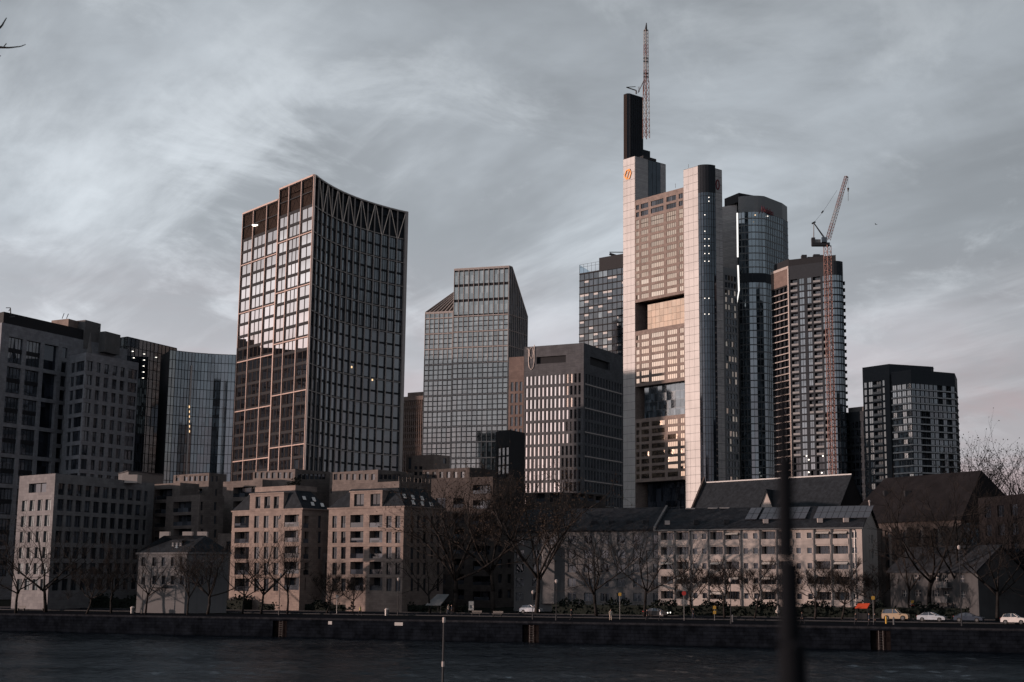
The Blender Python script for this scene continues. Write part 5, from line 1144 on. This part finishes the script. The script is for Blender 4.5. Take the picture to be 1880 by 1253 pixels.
# ================================================================== trees
def tree_mesh(seed,h,spread,trunk_h,limbs,lv,twig,style='tall',leaves=0,up=.35):
    rnd=random.Random(seed); tr=MB(); cr=MB(); lf=MB()
    def seg(p,q,r0,r1,mb,n): mb.beam(p,q,r0,n,r1,spin=rnd.random()*6)
    def branch(p,d,ln,r,level):
        k=3 if level<2 else 2; mb=tr if level<2 else cr; n=6 if level==0 else (4 if level<2 else 3); pts=[p]; dd=d.copy()
        for i in range(k):
            dd=(dd+V((rnd.gauss(0,.16),rnd.gauss(0,.16),rnd.gauss(0,.1)+up*.18))).normalized(); q=pts[-1]+dd*ln/k; r1=r*(1-.55*(i+1)/k); seg(pts[-1],q,r*(1-.55*i/k),r1,mb,n); pts.append(q)
        if level>=lv:
            for _ in range(leaves):
                c=pts[rnd.randint(1,k)]+V((rnd.gauss(0,.12),rnd.gauss(0,.12),rnd.gauss(0,.12))); e=V((rnd.gauss(0,1),rnd.gauss(0,1),rnd.gauss(0,1))).normalized()*.13; f=e.orthogonal().normalized()*.1; lf.quad(c,c+e,c+e+f,c+f)
            return
        nb=twig[level]
        for j in range(nb):
            t=.3+.7*(j+rnd.random())/nb; x=t*k; i=min(k-1,int(x)); pp=pts[i].lerp(pts[i+1],x-i); ax=V((rnd.gauss(0,1),rnd.gauss(0,1),rnd.gauss(0,.6)+.25)).normalized(); nd_=(dd*.75+ax*.85).normalized()
            branch(pp,nd_,ln*rnd.uniform(.42,.66),max(r*.42,.011),level+1)
        if style=='pollard' and level==1:
            for j in range(5): ax=V((rnd.gauss(0,.6),rnd.gauss(0,.6),1)).normalized(); branch(pts[-1],ax,ln*.5,.03,lv-1)
    base=V((0,0,0)); top=V((rnd.gauss(0,.2),rnd.gauss(0,.2),trunk_h)); r0=h*.015
    mid_=base.lerp(top,.5)+V((rnd.gauss(0,.12),rnd.gauss(0,.12),0)); seg(base,mid_,r0*1.25,r0,tr,8); seg(mid_,top,r0,r0*.85,tr,8)
    for i in range(limbs):
        a=6.283*(i+rnd.random()*.6)/limbs; el=rnd.uniform(.35,1.15) if i else 1.4; d=V((math.cos(a)*math.cos(el)*spread,math.sin(a)*math.cos(el)*spread,math.sin(el))).normalized(); branch(top-V((0,0,rnd.random()*trunk_h*.25)),d,(h-trunk_h)*rnd.uniform(.6,.85),r0*.6,0)
    return tr,cr,lf
TREES={}
def tree_proto(key,bark,*a,**k):
    tr,cr,lf=tree_mesh(*a,**k); TREES[key]=(tr.mesh('trunk',bark,smooth=True),cr.mesh('crown','twig'),lf.mesh('leaves','leaf_brown') if lf.f else None)
tree_proto('tall1','bark',1,15,1.,4.5,5,3,(5,5,5)); tree_proto('tall2','bark',2,15,1.05,4.,6,3,(5,5,5)); tree_proto('tall3','bark',5,15,.9,5.,5,3,(6,5,5))
tree_proto('brown1','bark_pale',3,15,.9,4.,7,3,(6,5,5),leaves=1); tree_proto('brown2','bark_pale',11,15,.85,4.5,6,3,(6,5,5),leaves=1)
tree_proto('pollard1','bark_pale',4,7.5,1.5,3.,6,3,(5,5,6),style='pollard',up=.6); tree_proto('pollard2','bark_pale',8,7.5,1.5,2.8,6,3,(5,5,6),style='pollard',up=.6)
HT={'tall1':15,'tall2':15,'tall3':15,'brown1':15,'brown2':15,'pollard1':7.5,'pollard2':7.5}
def place_tree(kind,x,y,z,h,label,group=None,wide=1.,rz=None):
    T=thing('bare_tree',label,'tree',(x,y,z),group); k=h/HT[kind]; rz=random.uniform(0,6.28) if rz is None else rz
    for nm,me in zip(('trunk','crown','leaves'),TREES[kind]):
        if me is None: continue
        o=bpy.data.objects.new(nm,me); col.objects.link(o); o.parent=T; o.scale=(k*wide,k*wide,k); o.rotation_euler=(0,0,rz)
        if nm=='leaves': o['kind']='stuff'
    return T
def tree_px(kind,u,vb,vt,y,label,group=None,wide=1.):
    p=aty(u,vb,y); q_=aty(u,vt,y); r=place_tree(kind,p.x,y,0,q_.z*1.02,label,group,wide); return r
TL=[('tall2',85,955,270,1.1,'wide bare tree before the cream gridded office'),('tall1',30,985,262,1.0,'bare tree at the far left edge of the promenade'),('tall3',205,1000,262,.9,'slim bare tree between the office and the white villa'),
('tall1',268,1000,255,.9,'bare tree at the left corner of the white villa'),('brown1',382,985,256,1.05,'dense brown bare tree hiding the right half of the villa'),('brown2',345,1015,252,.9,'low brown tree in front of the villa windows'),
('tall2',480,972,258,.85,'dark forked bare tree before the left dormered house'),('tall3',528,985,256,.8,'slender bare tree before the balcony stack of the left dormered house'),('tall1',446,1010,258,.9,'small bare tree at the left edge of the left dormered house'),
('brown1',835,862,266,.95,'tall brown-twigged tree right of the right dormered house'),('brown2',905,868,264,.9,'tall brown-twigged tree veiling the dim sandstone apartments'),('brown1',985,850,258,.9,'tallest brown-leaved tree below the emblem block'),
('tall2',1095,962,246,1.1,'wide bare tree before the grey-white apartment row'),('tall1',1183,965,242,1.05,'dark spreading bare tree where the two apartment rows meet'),
('tall1',1705,880,236,1.05,'large bare tree in front of the hall church'),('tall3',1752,905,232,1.0,'tall bare tree right of the hall church'),('tall2',1830,940,222,1.0,'bare tree before the dark block at the right edge'),('brown2',1668,960,242,.8,'bare tree beside the gable of the balcony row'),('tall2',790,985,262,.8,'bare tree at the shaded side of the right dormered house')]
for k,u,vt,y,wd,lb in TL: tree_px(k,u,1110,vt,y,lb,'bare trees along the promenade',wd)
PL=[(600,1052,262,'low pollarded tree in front of the stone link building'),(648,1062,258,'low pollarded tree before the right dormered house'),(1275,1040,240,'pollarded tree before the first balcony stack of the pale row'),(1330,1036,238,'pollarded tree before the second balcony stack of the pale row'),(1385,1042,236,'pollarded tree left of the blurred foreground post'),(1496,1040,230,'pollarded tree right of the blurred foreground post'),(1545,1044,228,'pollarded tree before the last balcony stack'),(1604,1048,228,'pollarded tree at the gable corner of the pale row'),(160,1040,258,'pollarded tree before the lower floors of the cream office')]
for i,(u,vt,y,lb) in enumerate(PL): tree_px('pollard1' if i%2 else 'pollard2',u,1110,vt,y,lb,'pollarded trees along the promenade',1.25)
for u,vb,vt,y,k,lb in ((1792,905,818,420,'brown1','bare skyline tree against the pink sky, left of two'),(1842,905,836,430,'brown2','bare skyline tree against the pink sky, right of two'),(1885,905,852,440,'tall3','bare skyline tree cut off by the right picture edge')):
    p=aty(u,vt,y); place_tree(k,p.x,y,0,p.z*1.03,lb,'skyline trees',.8)
T=thing('conifer','dark narrow conifer with tiered branches on the right skyline','tree',(*aty(1859,905,400).xy,0)); p=aty(1859,862,400); m=MB(); c=MB(); m.beam((p.x,400,0),(p.x,400,p.z),.3,6,.04); m.build('trunk','bark',T)
rnd=random.Random(3)
for i in range(26):
    t=i/26; z=p.z-.3-t*11; r=.25+t*2.0
    for k in range(9):
        a=rnd.random()*6.28; d=V((math.cos(a),math.sin(a),-.25)); e=V((-d.y,d.x,0))*.28*r*.5; q0=V((p.x,400,z)); q1=q0+d*r*rnd.uniform(.7,1.1); c.quad(q0,q0.lerp(q1,.6)+e,q1,q0.lerp(q1,.6)-e)
c.build('crown','leaf_dark',T)
# overhanging branch, upper left
T=thing('bare_tree','overhanging bare twigs reaching in at the upper left edge','tree',(-17.5,30,-3)); m=MB(); m.beam((-17.5,30,-3),(-17.2,30,9),.32,8,.25); m.beam((-17.2,30,9),(-16.9,30,19),.25,8,.08); m.build('trunk','bark',T)
def twigpath(pts,y,r0,r1,nm):
    m=MB(); P=[aty(u,v,y) for u,v in pts]; n=len(P)-1
    for i in range(n): m.beam(P[i],P[i+1],r0+(r1-r0)*i/n,5,r0+(r1-r0)*(i+1)/n)
    return m
a0=V((-17.,30,14.5)); m=twigpath([(-60,86),(-20,88),(0,87.5),(6,88),(15,88.5),(27,87.3),(38,86),(47,82.5)],30,.035,.008,'b'); m.beam(a0,aty(-60,86,30),.08,6,.035); 
for p in ([(6,88),(9,84),(12,80.5)],[(0,104),(-30,108)],[(0,103.5),(1.5,103.2)]):
    for a,b in zip(p[:-1],p[1:]): m.beam(aty(*a,30),aty(*b,30),.012,4,.009)
m.build('branch','twig',T); m=twigpath([(-60,70),(-15,58),(0,51.5),(4,47),(8,40),(12,33.5)],30,.035,.01,'b'); m.beam(a0+V((0,0,.3)),aty(-60,70,30),.08,6,.035); m.beam(aty(4,47,30),aty(6,46,30),.012); m.build('branch','twig',T)

# hedge along the back of the street and low planting
def leafy(name,label,s0,s1,o0,o1,h,n,seed,mat='leaf_dark'):
    rnd=random.Random(seed); m=MB()
    for _ in range(n):
        s=rnd.uniform(s0,s1); o=rnd.uniform(o0,o1); z=h*rnd.random()**.7*(.8+.25*math.sin(s*.7)+.15*math.sin(s*2.1)); c=bank(s,o,z); e=V((rnd.gauss(0,1),rnd.gauss(0,1),rnd.gauss(0,1))).normalized()*.42; f=e.orthogonal().normalized()*.3; m.quad(c,c+e,c+e+f,c+f)
    k=MB(); a=[bank(s0,o0+.2).xy,bank(s1,o0+.2).xy,bank(s1,o1).xy,bank(s0,o1).xy]; T=thing(name,label,'hedge',bank((s0+s1)/2,o0)); k.hexa(a,0,h*.7); k.build('hedge_core',mat,T); m.build('foliage',mat,T,kind='stuff'); return T
leafy('hedge','long dark hedge in front of the apartment rows',-10,66,35.0,37,2.4,5200,1)
leafy('hedge','dark shrub bank in front of the dormered sandstone houses',-75,-28,37,39,1.7,2600,2)
leafy('hedge','dark shrub belt below the villa and cream office',-135,-78,36,39,2.6,3600,3)

# ================================================================== cars
def car(u,v,ln,ht,paint,label,kind='hatch',flip=False,lights=False):
    p=atz(u,v,0.); T=thing('car',label,'car',(p.x,p.y,0),'cars on the riverside road'); ang=math.atan2(BD.y,BD.x)+(math.pi if flip else 0); W=1.74
    prof={'hatch':([(0,.38),(0,.78),(.06,1.0),(.2,1.02)],[(.08,1.0),(.16,1.4),(.30,1.47),(.52,1.45),(.70,1.02)],[(.70,1.0),(.93,.86),(.99,.66),(1,.38)]),
          'sedan':([(0,.4),(0,.85),(.03,.95),(.16,.99)],[(.10,.97),(.24,1.36),(.36,1.43),(.50,1.41),(.70,1.0)],[(.72,.98),(.94,.82),(.99,.66),(1,.38)]),
          'suv':([(0,.5),(0,1.0),(.02,1.1),(.1,1.12)],[(.02,1.1),(.06,1.66),(.2,1.76),(.52,1.74),(.66,1.15)],[(.68,1.12),(.95,1.02),(.995,.8),(1,.48)])}[kind]
    lower=[prof[0][0],*prof[0][1:3],*[(x,min(z,1.02 if kind!='suv' else 1.14)) for x,z in (prof[1][0],prof[1][-1])],*prof[2]]; k=ht/1.47 if kind!='suv' else ht/1.76
    def loc(x,y,z): return V((x*math.cos(ang)-y*math.sin(ang)+p.x,x*math.sin(ang)+y*math.cos(ang)+p.y,z))
    def extr(pl,wb,wt,zb,zt):
        m=MB(); n=len(pl)
        def half(z): return (wb+(wt-wb)*max(0,min(1,(z-zb)/(zt-zb))))/2
        L_=[loc((x-.5)*ln,-half(z),z*k) for x,z in pl]; R_=[loc((x-.5)*ln,half(z),z*k) for x,z in pl]
        m.quad(*L_); m.quad(*reversed(R_))
        for i in range(n): j=(i+1)%n; m.quad(L_[j],L_[i],R_[i],R_[j])
        return m
    low=[(0.01,.3)]+[(max(.004,x),z) for x,z in lower]+[(.99,.3)]
    extr(low,W,W*.94,.6,1.02).build('body',paint,T)
    cab=prof[1]; extr(cab,W*.93,W*.74,cab[0][1],cab[2][1]).build('cabin_glass','glass_dark',T)
    m=MB(); i0,i1,i2=cab[1],cab[2],cab[3]
    for a,b in ((i0,i1),(i1,i2)):
        h=W*.37; q=[loc((a[0]-.5)*ln,-h,a[1]*k+.015),loc((b[0]-.5)*ln,-h,b[1]*k+.015),loc((b[0]-.5)*ln,h,b[1]*k+.015),loc((a[0]-.5)*ln,h,a[1]*k+.015)]; m.quad(*q); m.quad(*[x-V((0,0,.05)) for x in reversed(q)])
    for sg in (-1,1):
        for a,b in ((cab[0],cab[1]),(cab[3],cab[4]),((.42,cab[0][1]),(.42,cab[2][1]))):
            hw=lambda z:W*(.465-.095*max(0,min(1,(z-cab[0][1])/(cab[2][1]-cab[0][1]))))+.012
            m.beam(loc((a[0]-.5)*ln,sg*hw(a[1]),a[1]*k),loc((b[0]-.5)*ln,sg*hw(b[1]),b[1]*k),.05)
    m.build('roof',paint,T)
    for x in (.19,.80):
        for sg in (-1,1):
            wh=MB(); r=.33 if kind!='suv' else .4; c=loc((x-.5)*ln,sg*W*.5,r); ax=loc((x-.5)*ln,sg*(W*.5-.2),r)-c; wh.beam(c+(-ax)*.12,c+ax,r,14); w_=wh.build('wheel','tyre',T)
            rm=MB(); rm.beam(c-ax*.18,c-ax*.1,r*.62,10); rm.build('rim','steel_grey',w_)
    for sg in (-1,1):
        m=MB(); c=loc(.485*ln,sg*W*.36,.68*k); m.beam(c,c+loc(.5*ln,0,0)-loc(.475*ln,0,0),.11,8); m.build('headlight','lamp_white' if lights else 'steel_grey',T)
        m=MB(); c=loc(-.498*ln,sg*W*.4,.85*k); m.beam(c,c+loc(-.5*ln,0,0)-loc(-.49*ln,0,0),.09,6); m.build('taillight','lamp_red' if lights else 'sign_red',T)
        m=MB(); c=loc(.17*ln,sg*W*.52,1.0*k); m.beam(c-V((.1,0,0)),c+V((.1,0,0)),.08,6); m.build('mirror',paint,T)
    return T
car(976,1127,4.2,1.5,'paint_silver','silver hatchback on the road below the tallest brown-leaved tree','hatch')
car(1206,1133,4.4,1.45,'paint_black','dark car with lit head and tail lights behind a pedestrian','sedan',lights=True)
car(1645,1140,4.1,1.72,'paint_beige','beige off-road car near the red stall','suv')
car(1711,1142,4.25,1.42,'paint_silver','silver saloon between the beige off-roader and a dark car','sedan')
car(1779,1143,4.3,1.42,'paint_blue','dark car barely visible right of the silver saloon','sedan')
car(1862,1147,3.6,1.5,'paint_white','small white car at the right picture edge','hatch')
car(634,1113,4.2,1.48,'paint_silver','parked car half hidden by plants before the right dormered house','hatch')

# ================================================================== people
def person_mesh(seed,stride,top,legs):
    vs_=[(0,0,.95),(0,.01,1.18),(0,0,1.42),(0,0,1.52),(0,-.015,1.62),(0,-.01,1.72)]; rd_=[.155,.145,.16,.062,.098,.085]; ed=[(0,1),(1,2),(2,3),(3,4),(4,5)]
    def chain(par,pts):
        k=par
        for x,y,z,r in pts: vs_.append((x,y,z)); rd_.append(r); ed.append((k,len(vs_)-1)); k=len(vs_)-1
        return k
    for sg in (-1,1):
        f=stride*sg
        chain(0,[(sg*.1,-f*.05,.86,.1),(sg*.1,-f*.22,.5,.072),(sg*.1,-f*.34+(.1 if f<0 else 0),.09,.048),(sg*.1,-f*.34-.13,.04,.042)])
        h=chain(2,[(sg*.2,0,1.38,.068),(sg*.25,f*.12,1.12,.05),(sg*.24,f*.22-.05,.9,.038),(sg*.24,f*.25-.06,.83,.036)])
        x,y,z=vs_[h]
        for j,(dx,dz) in enumerate(((-.03,-.07),(-.01,-.09),(.01,-.095),(.03,-.08))): vs_.append((x+dx*.6,y+dx,z+dz)); rd_.append(.011); ed.append((h,len(vs_)-1))
        vs_.append((x-sg*.03,y-.05,z-.03)); rd_.append(.012); ed.append((h,len(vs_)-1))
    me=bpy.data.meshes.new('person_skeleton'); me.from_pydata(vs_,ed,[]); o=bpy.data.objects.new('person_skeleton',me); col.objects.link(o)
    md=o.modifiers.new('s','SKIN'); sk=me.skin_vertices[0].data
    for i,r in enumerate(rd_): sk[i].radius=(r,r*.8 if i in (0,1,2) else r); sk[i].use_root=(i==0)
    o.modifiers.new('u','SUBSURF').levels=1
    out_=bpy.data.meshes.new_from_object(o.evaluated_get(bpy.context.evaluated_depsgraph_get())); bpy.data.objects.remove(o); bpy.data.meshes.remove(me)
    out_.materials.clear()
    for mm in ('skin','hair',top,legs,'paint_black'): out_.materials.append(M[mm])
    for p in out_.polygons:
        c=p.center; p.material_index=(1 if (c.y>.0 or c.z>1.72) and c.z>1.57 else 0) if c.z>1.5 else (0 if abs(c.x)>.18 and c.z<.87 else (2 if c.z>.88 else (3 if c.z>.09 else 4))); p.use_smooth=True
    out_.name='person'; return out_
PM={}
def person(u,v,ang,stride,top,legs,label,h=1.74):
    key=(round(stride,1),top,legs)
    if key not in PM: PM[key]=person_mesh(1,stride,top,legs)
    p=atz(u,v,0.); o=bpy.data.objects.new('person',PM[key]); col.objects.link(o); k=h/1.8; o.scale=(k,k,k); o.location=(p.x,p.y,0.0); o.rotation_euler=(0,0,ang); tag(o,label,'person','people on the promenade'); return o
WR=math.atan2(BD.y,BD.x)+math.pi/2; WL_=WR+math.pi
person(661,1131,WL_,.9,'cloth_yellow','cloth_dark','person in pale yellow jacket striding along the promenade'); person(823,1128,WR,.3,'cloth_pale','cloth_blue','person in pale jacket beside the slanted panel, left of two'); person(829,1129,WL_+.4,.2,'cloth_blue','cloth_dark','person in blue jacket beside the slanted panel, right of two')
person(1121,1140,0.3,.2,'cloth_pale','cloth_pale','person in long pale coat standing on the promenade'); person(1049,1139,WL_,.4,'cloth_dark','cloth_dark','person in black right of the silver hatchback'); person(1213,1141,WR,.7,'cloth_white','cloth_dark','person in white top walking before the dark lit car')
person(1273,1137,WL_,.5,'cloth_dark','cloth_blue','person in dark clothes before the first pollarded trees'); person(1408,1133,WR,.3,'cloth_pale','cloth_dark','person in pale coat left of the blurred post, left of two'); person(1414,1133,WR+.5,.3,'cloth_pale','cloth_blue','person in pale coat left of the blurred post, right of two')
person(1473,1146,WL_,.8,'cloth_dark','cloth_dark','person in black jogging right of the blurred post'); person(1571,1148,WR,.3,'cloth_dark','cloth_dark','person in black left of the red stall'); person(1596,1149,WL_,.3,'cloth_blue','cloth_dark','person in navy before the red stall, left of two'); person(1606,1149,WR,.3,'cloth_dark','cloth_dark','person in black before the red stall, right of two'); person(1188,1140,WL_,.4,'cloth_dark','cloth_dark','person in black left of the dark lit car')

# ================================================================== street furniture
def lamp_post(u,v,vt,label):
    p=atz(u,v,0.); y=p.y; zt=aty(u,vt,y).z; T=thing('street_lamp',label,'street lamp',(p.x,p.y,0),'promenade lamps'); m=MB(); m.lathe((p.x,p.y,0),[(.14,0),(.12,.7),(.07,.9),(.05,zt)],8); m.build('post','steel_dark',T); m=MB(); m.lathe((p.x,p.y,zt),[(.06,0),(.22,.15),(.26,.45),(.1,.62)],8); m.build('lantern','frame_pale',T)
for u,v,vt,lb in ((1021,1140,1072,'slim promenade lamp right of the silver hatchback'),(978,1138,1092,'short lamp post in front of the silver hatchback'),(1342,1146,1070,'slim promenade lamp before the pale apartment row'),(730,1131,1068,'slim promenade lamp before the right dormered house'),(260,1127,1062,'slim promenade lamp by the villa'),(1766,1150,1010,'tall street lamp near the right-hand low house'),(512,1130,1060,'slim promenade lamp before the left dormered house')): lamp_post(u,v,vt,lb)
def sign(u,v,vt,mats,label,w=.55,cat='road sign'):
    p=atz(u,v,0.); T=thing('road_sign',label,cat,(p.x,p.y,0)); zt=aty(u,vt,p.y).z; m=MB(); m.beam((p.x,p.y,0),(p.x,p.y,zt),.05,6); m.build('post','steel_grey',T)
    for i,mt in enumerate(mats): z=zt-.35-i*.75; m=MB(); m.beam((p.x,p.y-.1,z),(p.x,p.y-.06,z),w*.62,4 if mt!='sign_red' else 12); m.build('sign_plate',mt,T)
sign(1312,1140,1112,['sign_yellow','sign_yellow'],'yellow diamond signs on a post before the pale row'); sign(1676,1135,1102,['sign_yellow','sign_red','sign_red'],'stacked yellow and red signs by the silver saloon'); sign(1712,1131,1110,['sign_red','sign_white'],'red and white sign behind the silver saloon'); sign(1138,1138,1088,['sign_yellow'],'slim post with yellow plate beside the pale-coated person'); sign(618,1128,1092,['sign_white'],'white diamond sign before the stone link'); sign(1256,1140,1086,['sign_red'],'post with small red plate before the first pollarded tree'); sign(1604,1148,1094,['sign_yellow'],'post with amber plate beside the red stall')
def bench(u,v,label,n=1.9):
    p=atz(u,v,0.); T=thing('bench',label,'bench',(p.x,p.y,0),'promenade benches'); f=Face(p-BD*n/2,p+BD*n/2)
    for k in range(3): m=MB(); m.obox(f,0,n,.42,.47,-.14*(k+1),-.14*k-.03); m.build('slat','bench_grey',T)
    for k in range(2): m=MB(); m.obox(f,0,n,.6+k*.17,.72+k*.17,-.5,-.45); m.build('back_slat','bench_grey',T)
    for s in (.2,n-.25): m=MB(); m.obox(f,s,s+.06,0,.42,-.42,-.05); m.obox(f,s,s+.06,.42,.9,-.56,-.51); m.build('leg','steel_dark',T)
for u,v,lb in ((37,1122,'pale bench at the far left of the promenade'),(79,1122,'short pale bench beside the far left one'),(313,1124,'pale bench before the villa, left of two'),(352,1125,'pale bench before the villa, right of two'),(873,1132,'dim bench beside the poster board'),(912,1133,'dim bench left of the silver hatchback')): bench(u,v,lb,1.9 if u!=79 else 1.)
def bin_(u,v,label):
    p=atz(u,v,0.); T=thing('litter_bin',label,'bin',(p.x,p.y,0)); m=MB(); m.lathe((p.x,p.y,0),[(.34,0),(.38,.95)],10); m.build('drum','steel_grey',T); m=MB(); m.lathe((p.x,p.y,.95),[(.42,0),(.42,.08),(.25,.3)],10); m.build('lid','frame_pale',T)
bin_(243,1127,'round metal litter bin left of the villa'); bin_(710,1131,'round metal litter bin before the right dormered house')
def parasol(u,v,vt,label):
    p=atz(u,v,0.); T=thing('parasol',label,'parasol',(p.x,p.y,0),'closed parasols'); zt=aty(u,vt,p.y).z; m=MB(); m.beam((p.x,p.y,0),(p.x,p.y,zt),.04,6); m.build('pole','steel_grey',T); m=MB(); m.lathe((p.x,p.y,0),[(.34,.75),(.42,1.1),(.3,zt-1.2),(.16,zt-.5),(.05,zt)],9); m.build('canopy','fabric_white',T)
parasol(136,1115,1074,'closed pale parasol before the cream office'); parasol(271,1112,1075,'closed pale parasol beside the villa'); parasol(1428,1134,1113,'closed pale parasol left of the blurred post')
# stall
p=atz(1584,1138,0.); T=thing('market_stall','small stall with a bright red slanted awning','stall',(p.x,p.y,0)); f=Face(p-BD*.95,p+BD*.95); m=MB(); q4=[f.pt(-.15,1.75,.6),f.pt(1.85,1.75,.6),f.pt(2.05,2.5,-.6),f.pt(.1,2.5,-.6)]; m.quad(*q4); m.quad(*[x-V((0,0,.05)) for x in reversed(q4)]); m.build('awning','fabric_red',T)
m=MB(); m.obox(f,0.1,1.8,0,.95,-.5,.3); m.build('counter','paint_black',T)
for s in (0,1.8): m=MB(); m.obox(f,s,s+.06,0,2.3,-.55,-.49); m.build('post','steel_dark',T); m=MB(); m.obox(f,s,s+.06,0,1.8,.45,.51); m.build('post','steel_dark',T)
# slanted panel shelter, poster board
p=atz(803,1127,0.); T=thing('shelter','grey slanted panel roof on posts at the promenade','shelter',(p.x,p.y,0)); f=Face(p-BD*1.6,p+BD*1.6); m=MB(); q4=[f.pt(-.4,1.5,.9),f.pt(2.7,1.5,.9),f.pt(3.4,3.4,-1),f.pt(.9,3.4,-1)]; m.quad(*q4); m.quad(*[x-V((0,0,.12)) for x in reversed(q4)]); m.build('panel','frame_grey',T)
for s,o,h in ((.3,.5,1.7),(2.5,.5,1.7),(1.2,-.8,3.2),(3.,-.8,3.2)): m=MB(); m.obox(f,s,s+.08,0,h,o-.04,o+.04); m.build('post','steel_dark',T)
p=atz(865,1127,0.); T=thing('poster_board','upright board with a pale poster on the promenade','poster board',(p.x,p.y,0)); f=Face(p-BD*.55,p+BD*.55); m=MB(); m.obox(f,0,1.1,.5,2.2,-.05,.05); m.build('frame','steel_grey',T); m=MB(); m.obox(f,.08,1.02,.58,2.12,.052,.06); m.build('poster','fabric_white',T); m=MB(); m.obox(f,.3,.75,.9,1.5,.062,.066); m.build('poster_print','frame_grey',T)
for s in (.05,.98): m=MB(); m.obox(f,s,s+.07,0,.5,-.04,.04); m.build('leg','steel_dark',T)
for i,(u,v) in enumerate(((1627,1146),(1641,1148),(1345,1143))):
    p=atz(u,v,0.); m=MB(); m.lathe((p.x,p.y,0),[(.13,0),(.13,.9),(.1,1.05),(.03,1.1)],8); tag(m.build('bollard','sign_yellow' if i==0 else 'steel_grey'),('amber bollard before the beige off-road car','grey bollard before the beige off-road car','grey bollard below the slim lamp at the pale row')[i],'bollard','bollards')
# mooring pole in the river, blurred post near the camera
T=thing('mooring_pole','thin dark pole with pale bands standing in the river','pole',(*atz(813.5,1290,-3.1),-3.1)); y=112; p=aty(813.5,1220,y); zt=aty(813.5,1136,y).z; m=MB(); m.beam((p.x,y,-5),(p.x,y,zt),.10,8,.075); m.build('shaft','steel_dark',T)
for v,mt in ((1219,'frame_pale'),(1138,'frame_pale')): z=aty(813,v,y).z; m=MB(); m.lathe((p.x,y,z-.25),[(.11,0),(.12,.1),(.12,.3),(.11,.4)],8); m.build('band',mt,T)
Yp=2.3; T=thing('fence_post','dark out-of-focus tapering post close to the camera','post',(*aty(1455,1253,Yp).xy,6.5)); m=MB(); 
ax=[(1436,690,3),(1437,720,8),(1438,838,11),(1441,842,15),(1443,1026,16),(1448,1032,20),(1450,1180,20),(1454,1186,25),(1458,1330,27)]
for a,b in zip(ax[:-1],ax[1:]): k=Yp/F; m.beam(aty(a[0],a[1],Yp),aty(b[0],b[1],Yp),a[2]*k,12,b[2]*k)
m.build('shaft','post_black',T); m=MB(); c=aty(1458,1330,Yp); m.beam(c,V((c.x,c.y,-3)),27*Yp/F,12); m.build('base','post_black',T)

# ================================================================== birds
def bird(u,v,y,span,mat,label,tilt):
    p=aty(u,v,y); m=MB(); m.lathe((0,0,0),[(.01,-.22),(.06,-.12),(.07,0),(.045,.12),(.03,.2),(.005,.27)],6)
    for x in range(len(m.v)): a=m.v[x]; m.v[x]=(a[2],a[0],a[1])
    for sg in (-1,1): q=[V((.1,sg*.05,.02)),V((.12,sg*span*.25,.16)),V((.0,sg*span*.5,.12)),V((-.06,sg*span*.25,.13)),V((-.1,sg*.05,.02))]; m.quad(*q); m.quad(*[x-V((0,0,.012)) for x in reversed(q)])
    o=m.build('bird',mat); o.location=p; o.rotation_euler=(tilt,.1,.4); return tag(o,label,'bird')
bird(1608,413,300,1.5,'feather_dark','dark bird gliding right of the crane','' or .5); bird(513,952,200,1.6,'feather_white','white gull flying before the left dormered house',-.5); bird(324,1006,210,1.2,'feather_white','white gull flying above the villa roof',.4); bird(1813,828,300,1.1,'feather_dark','dark bird over the right skyline trees',.2)
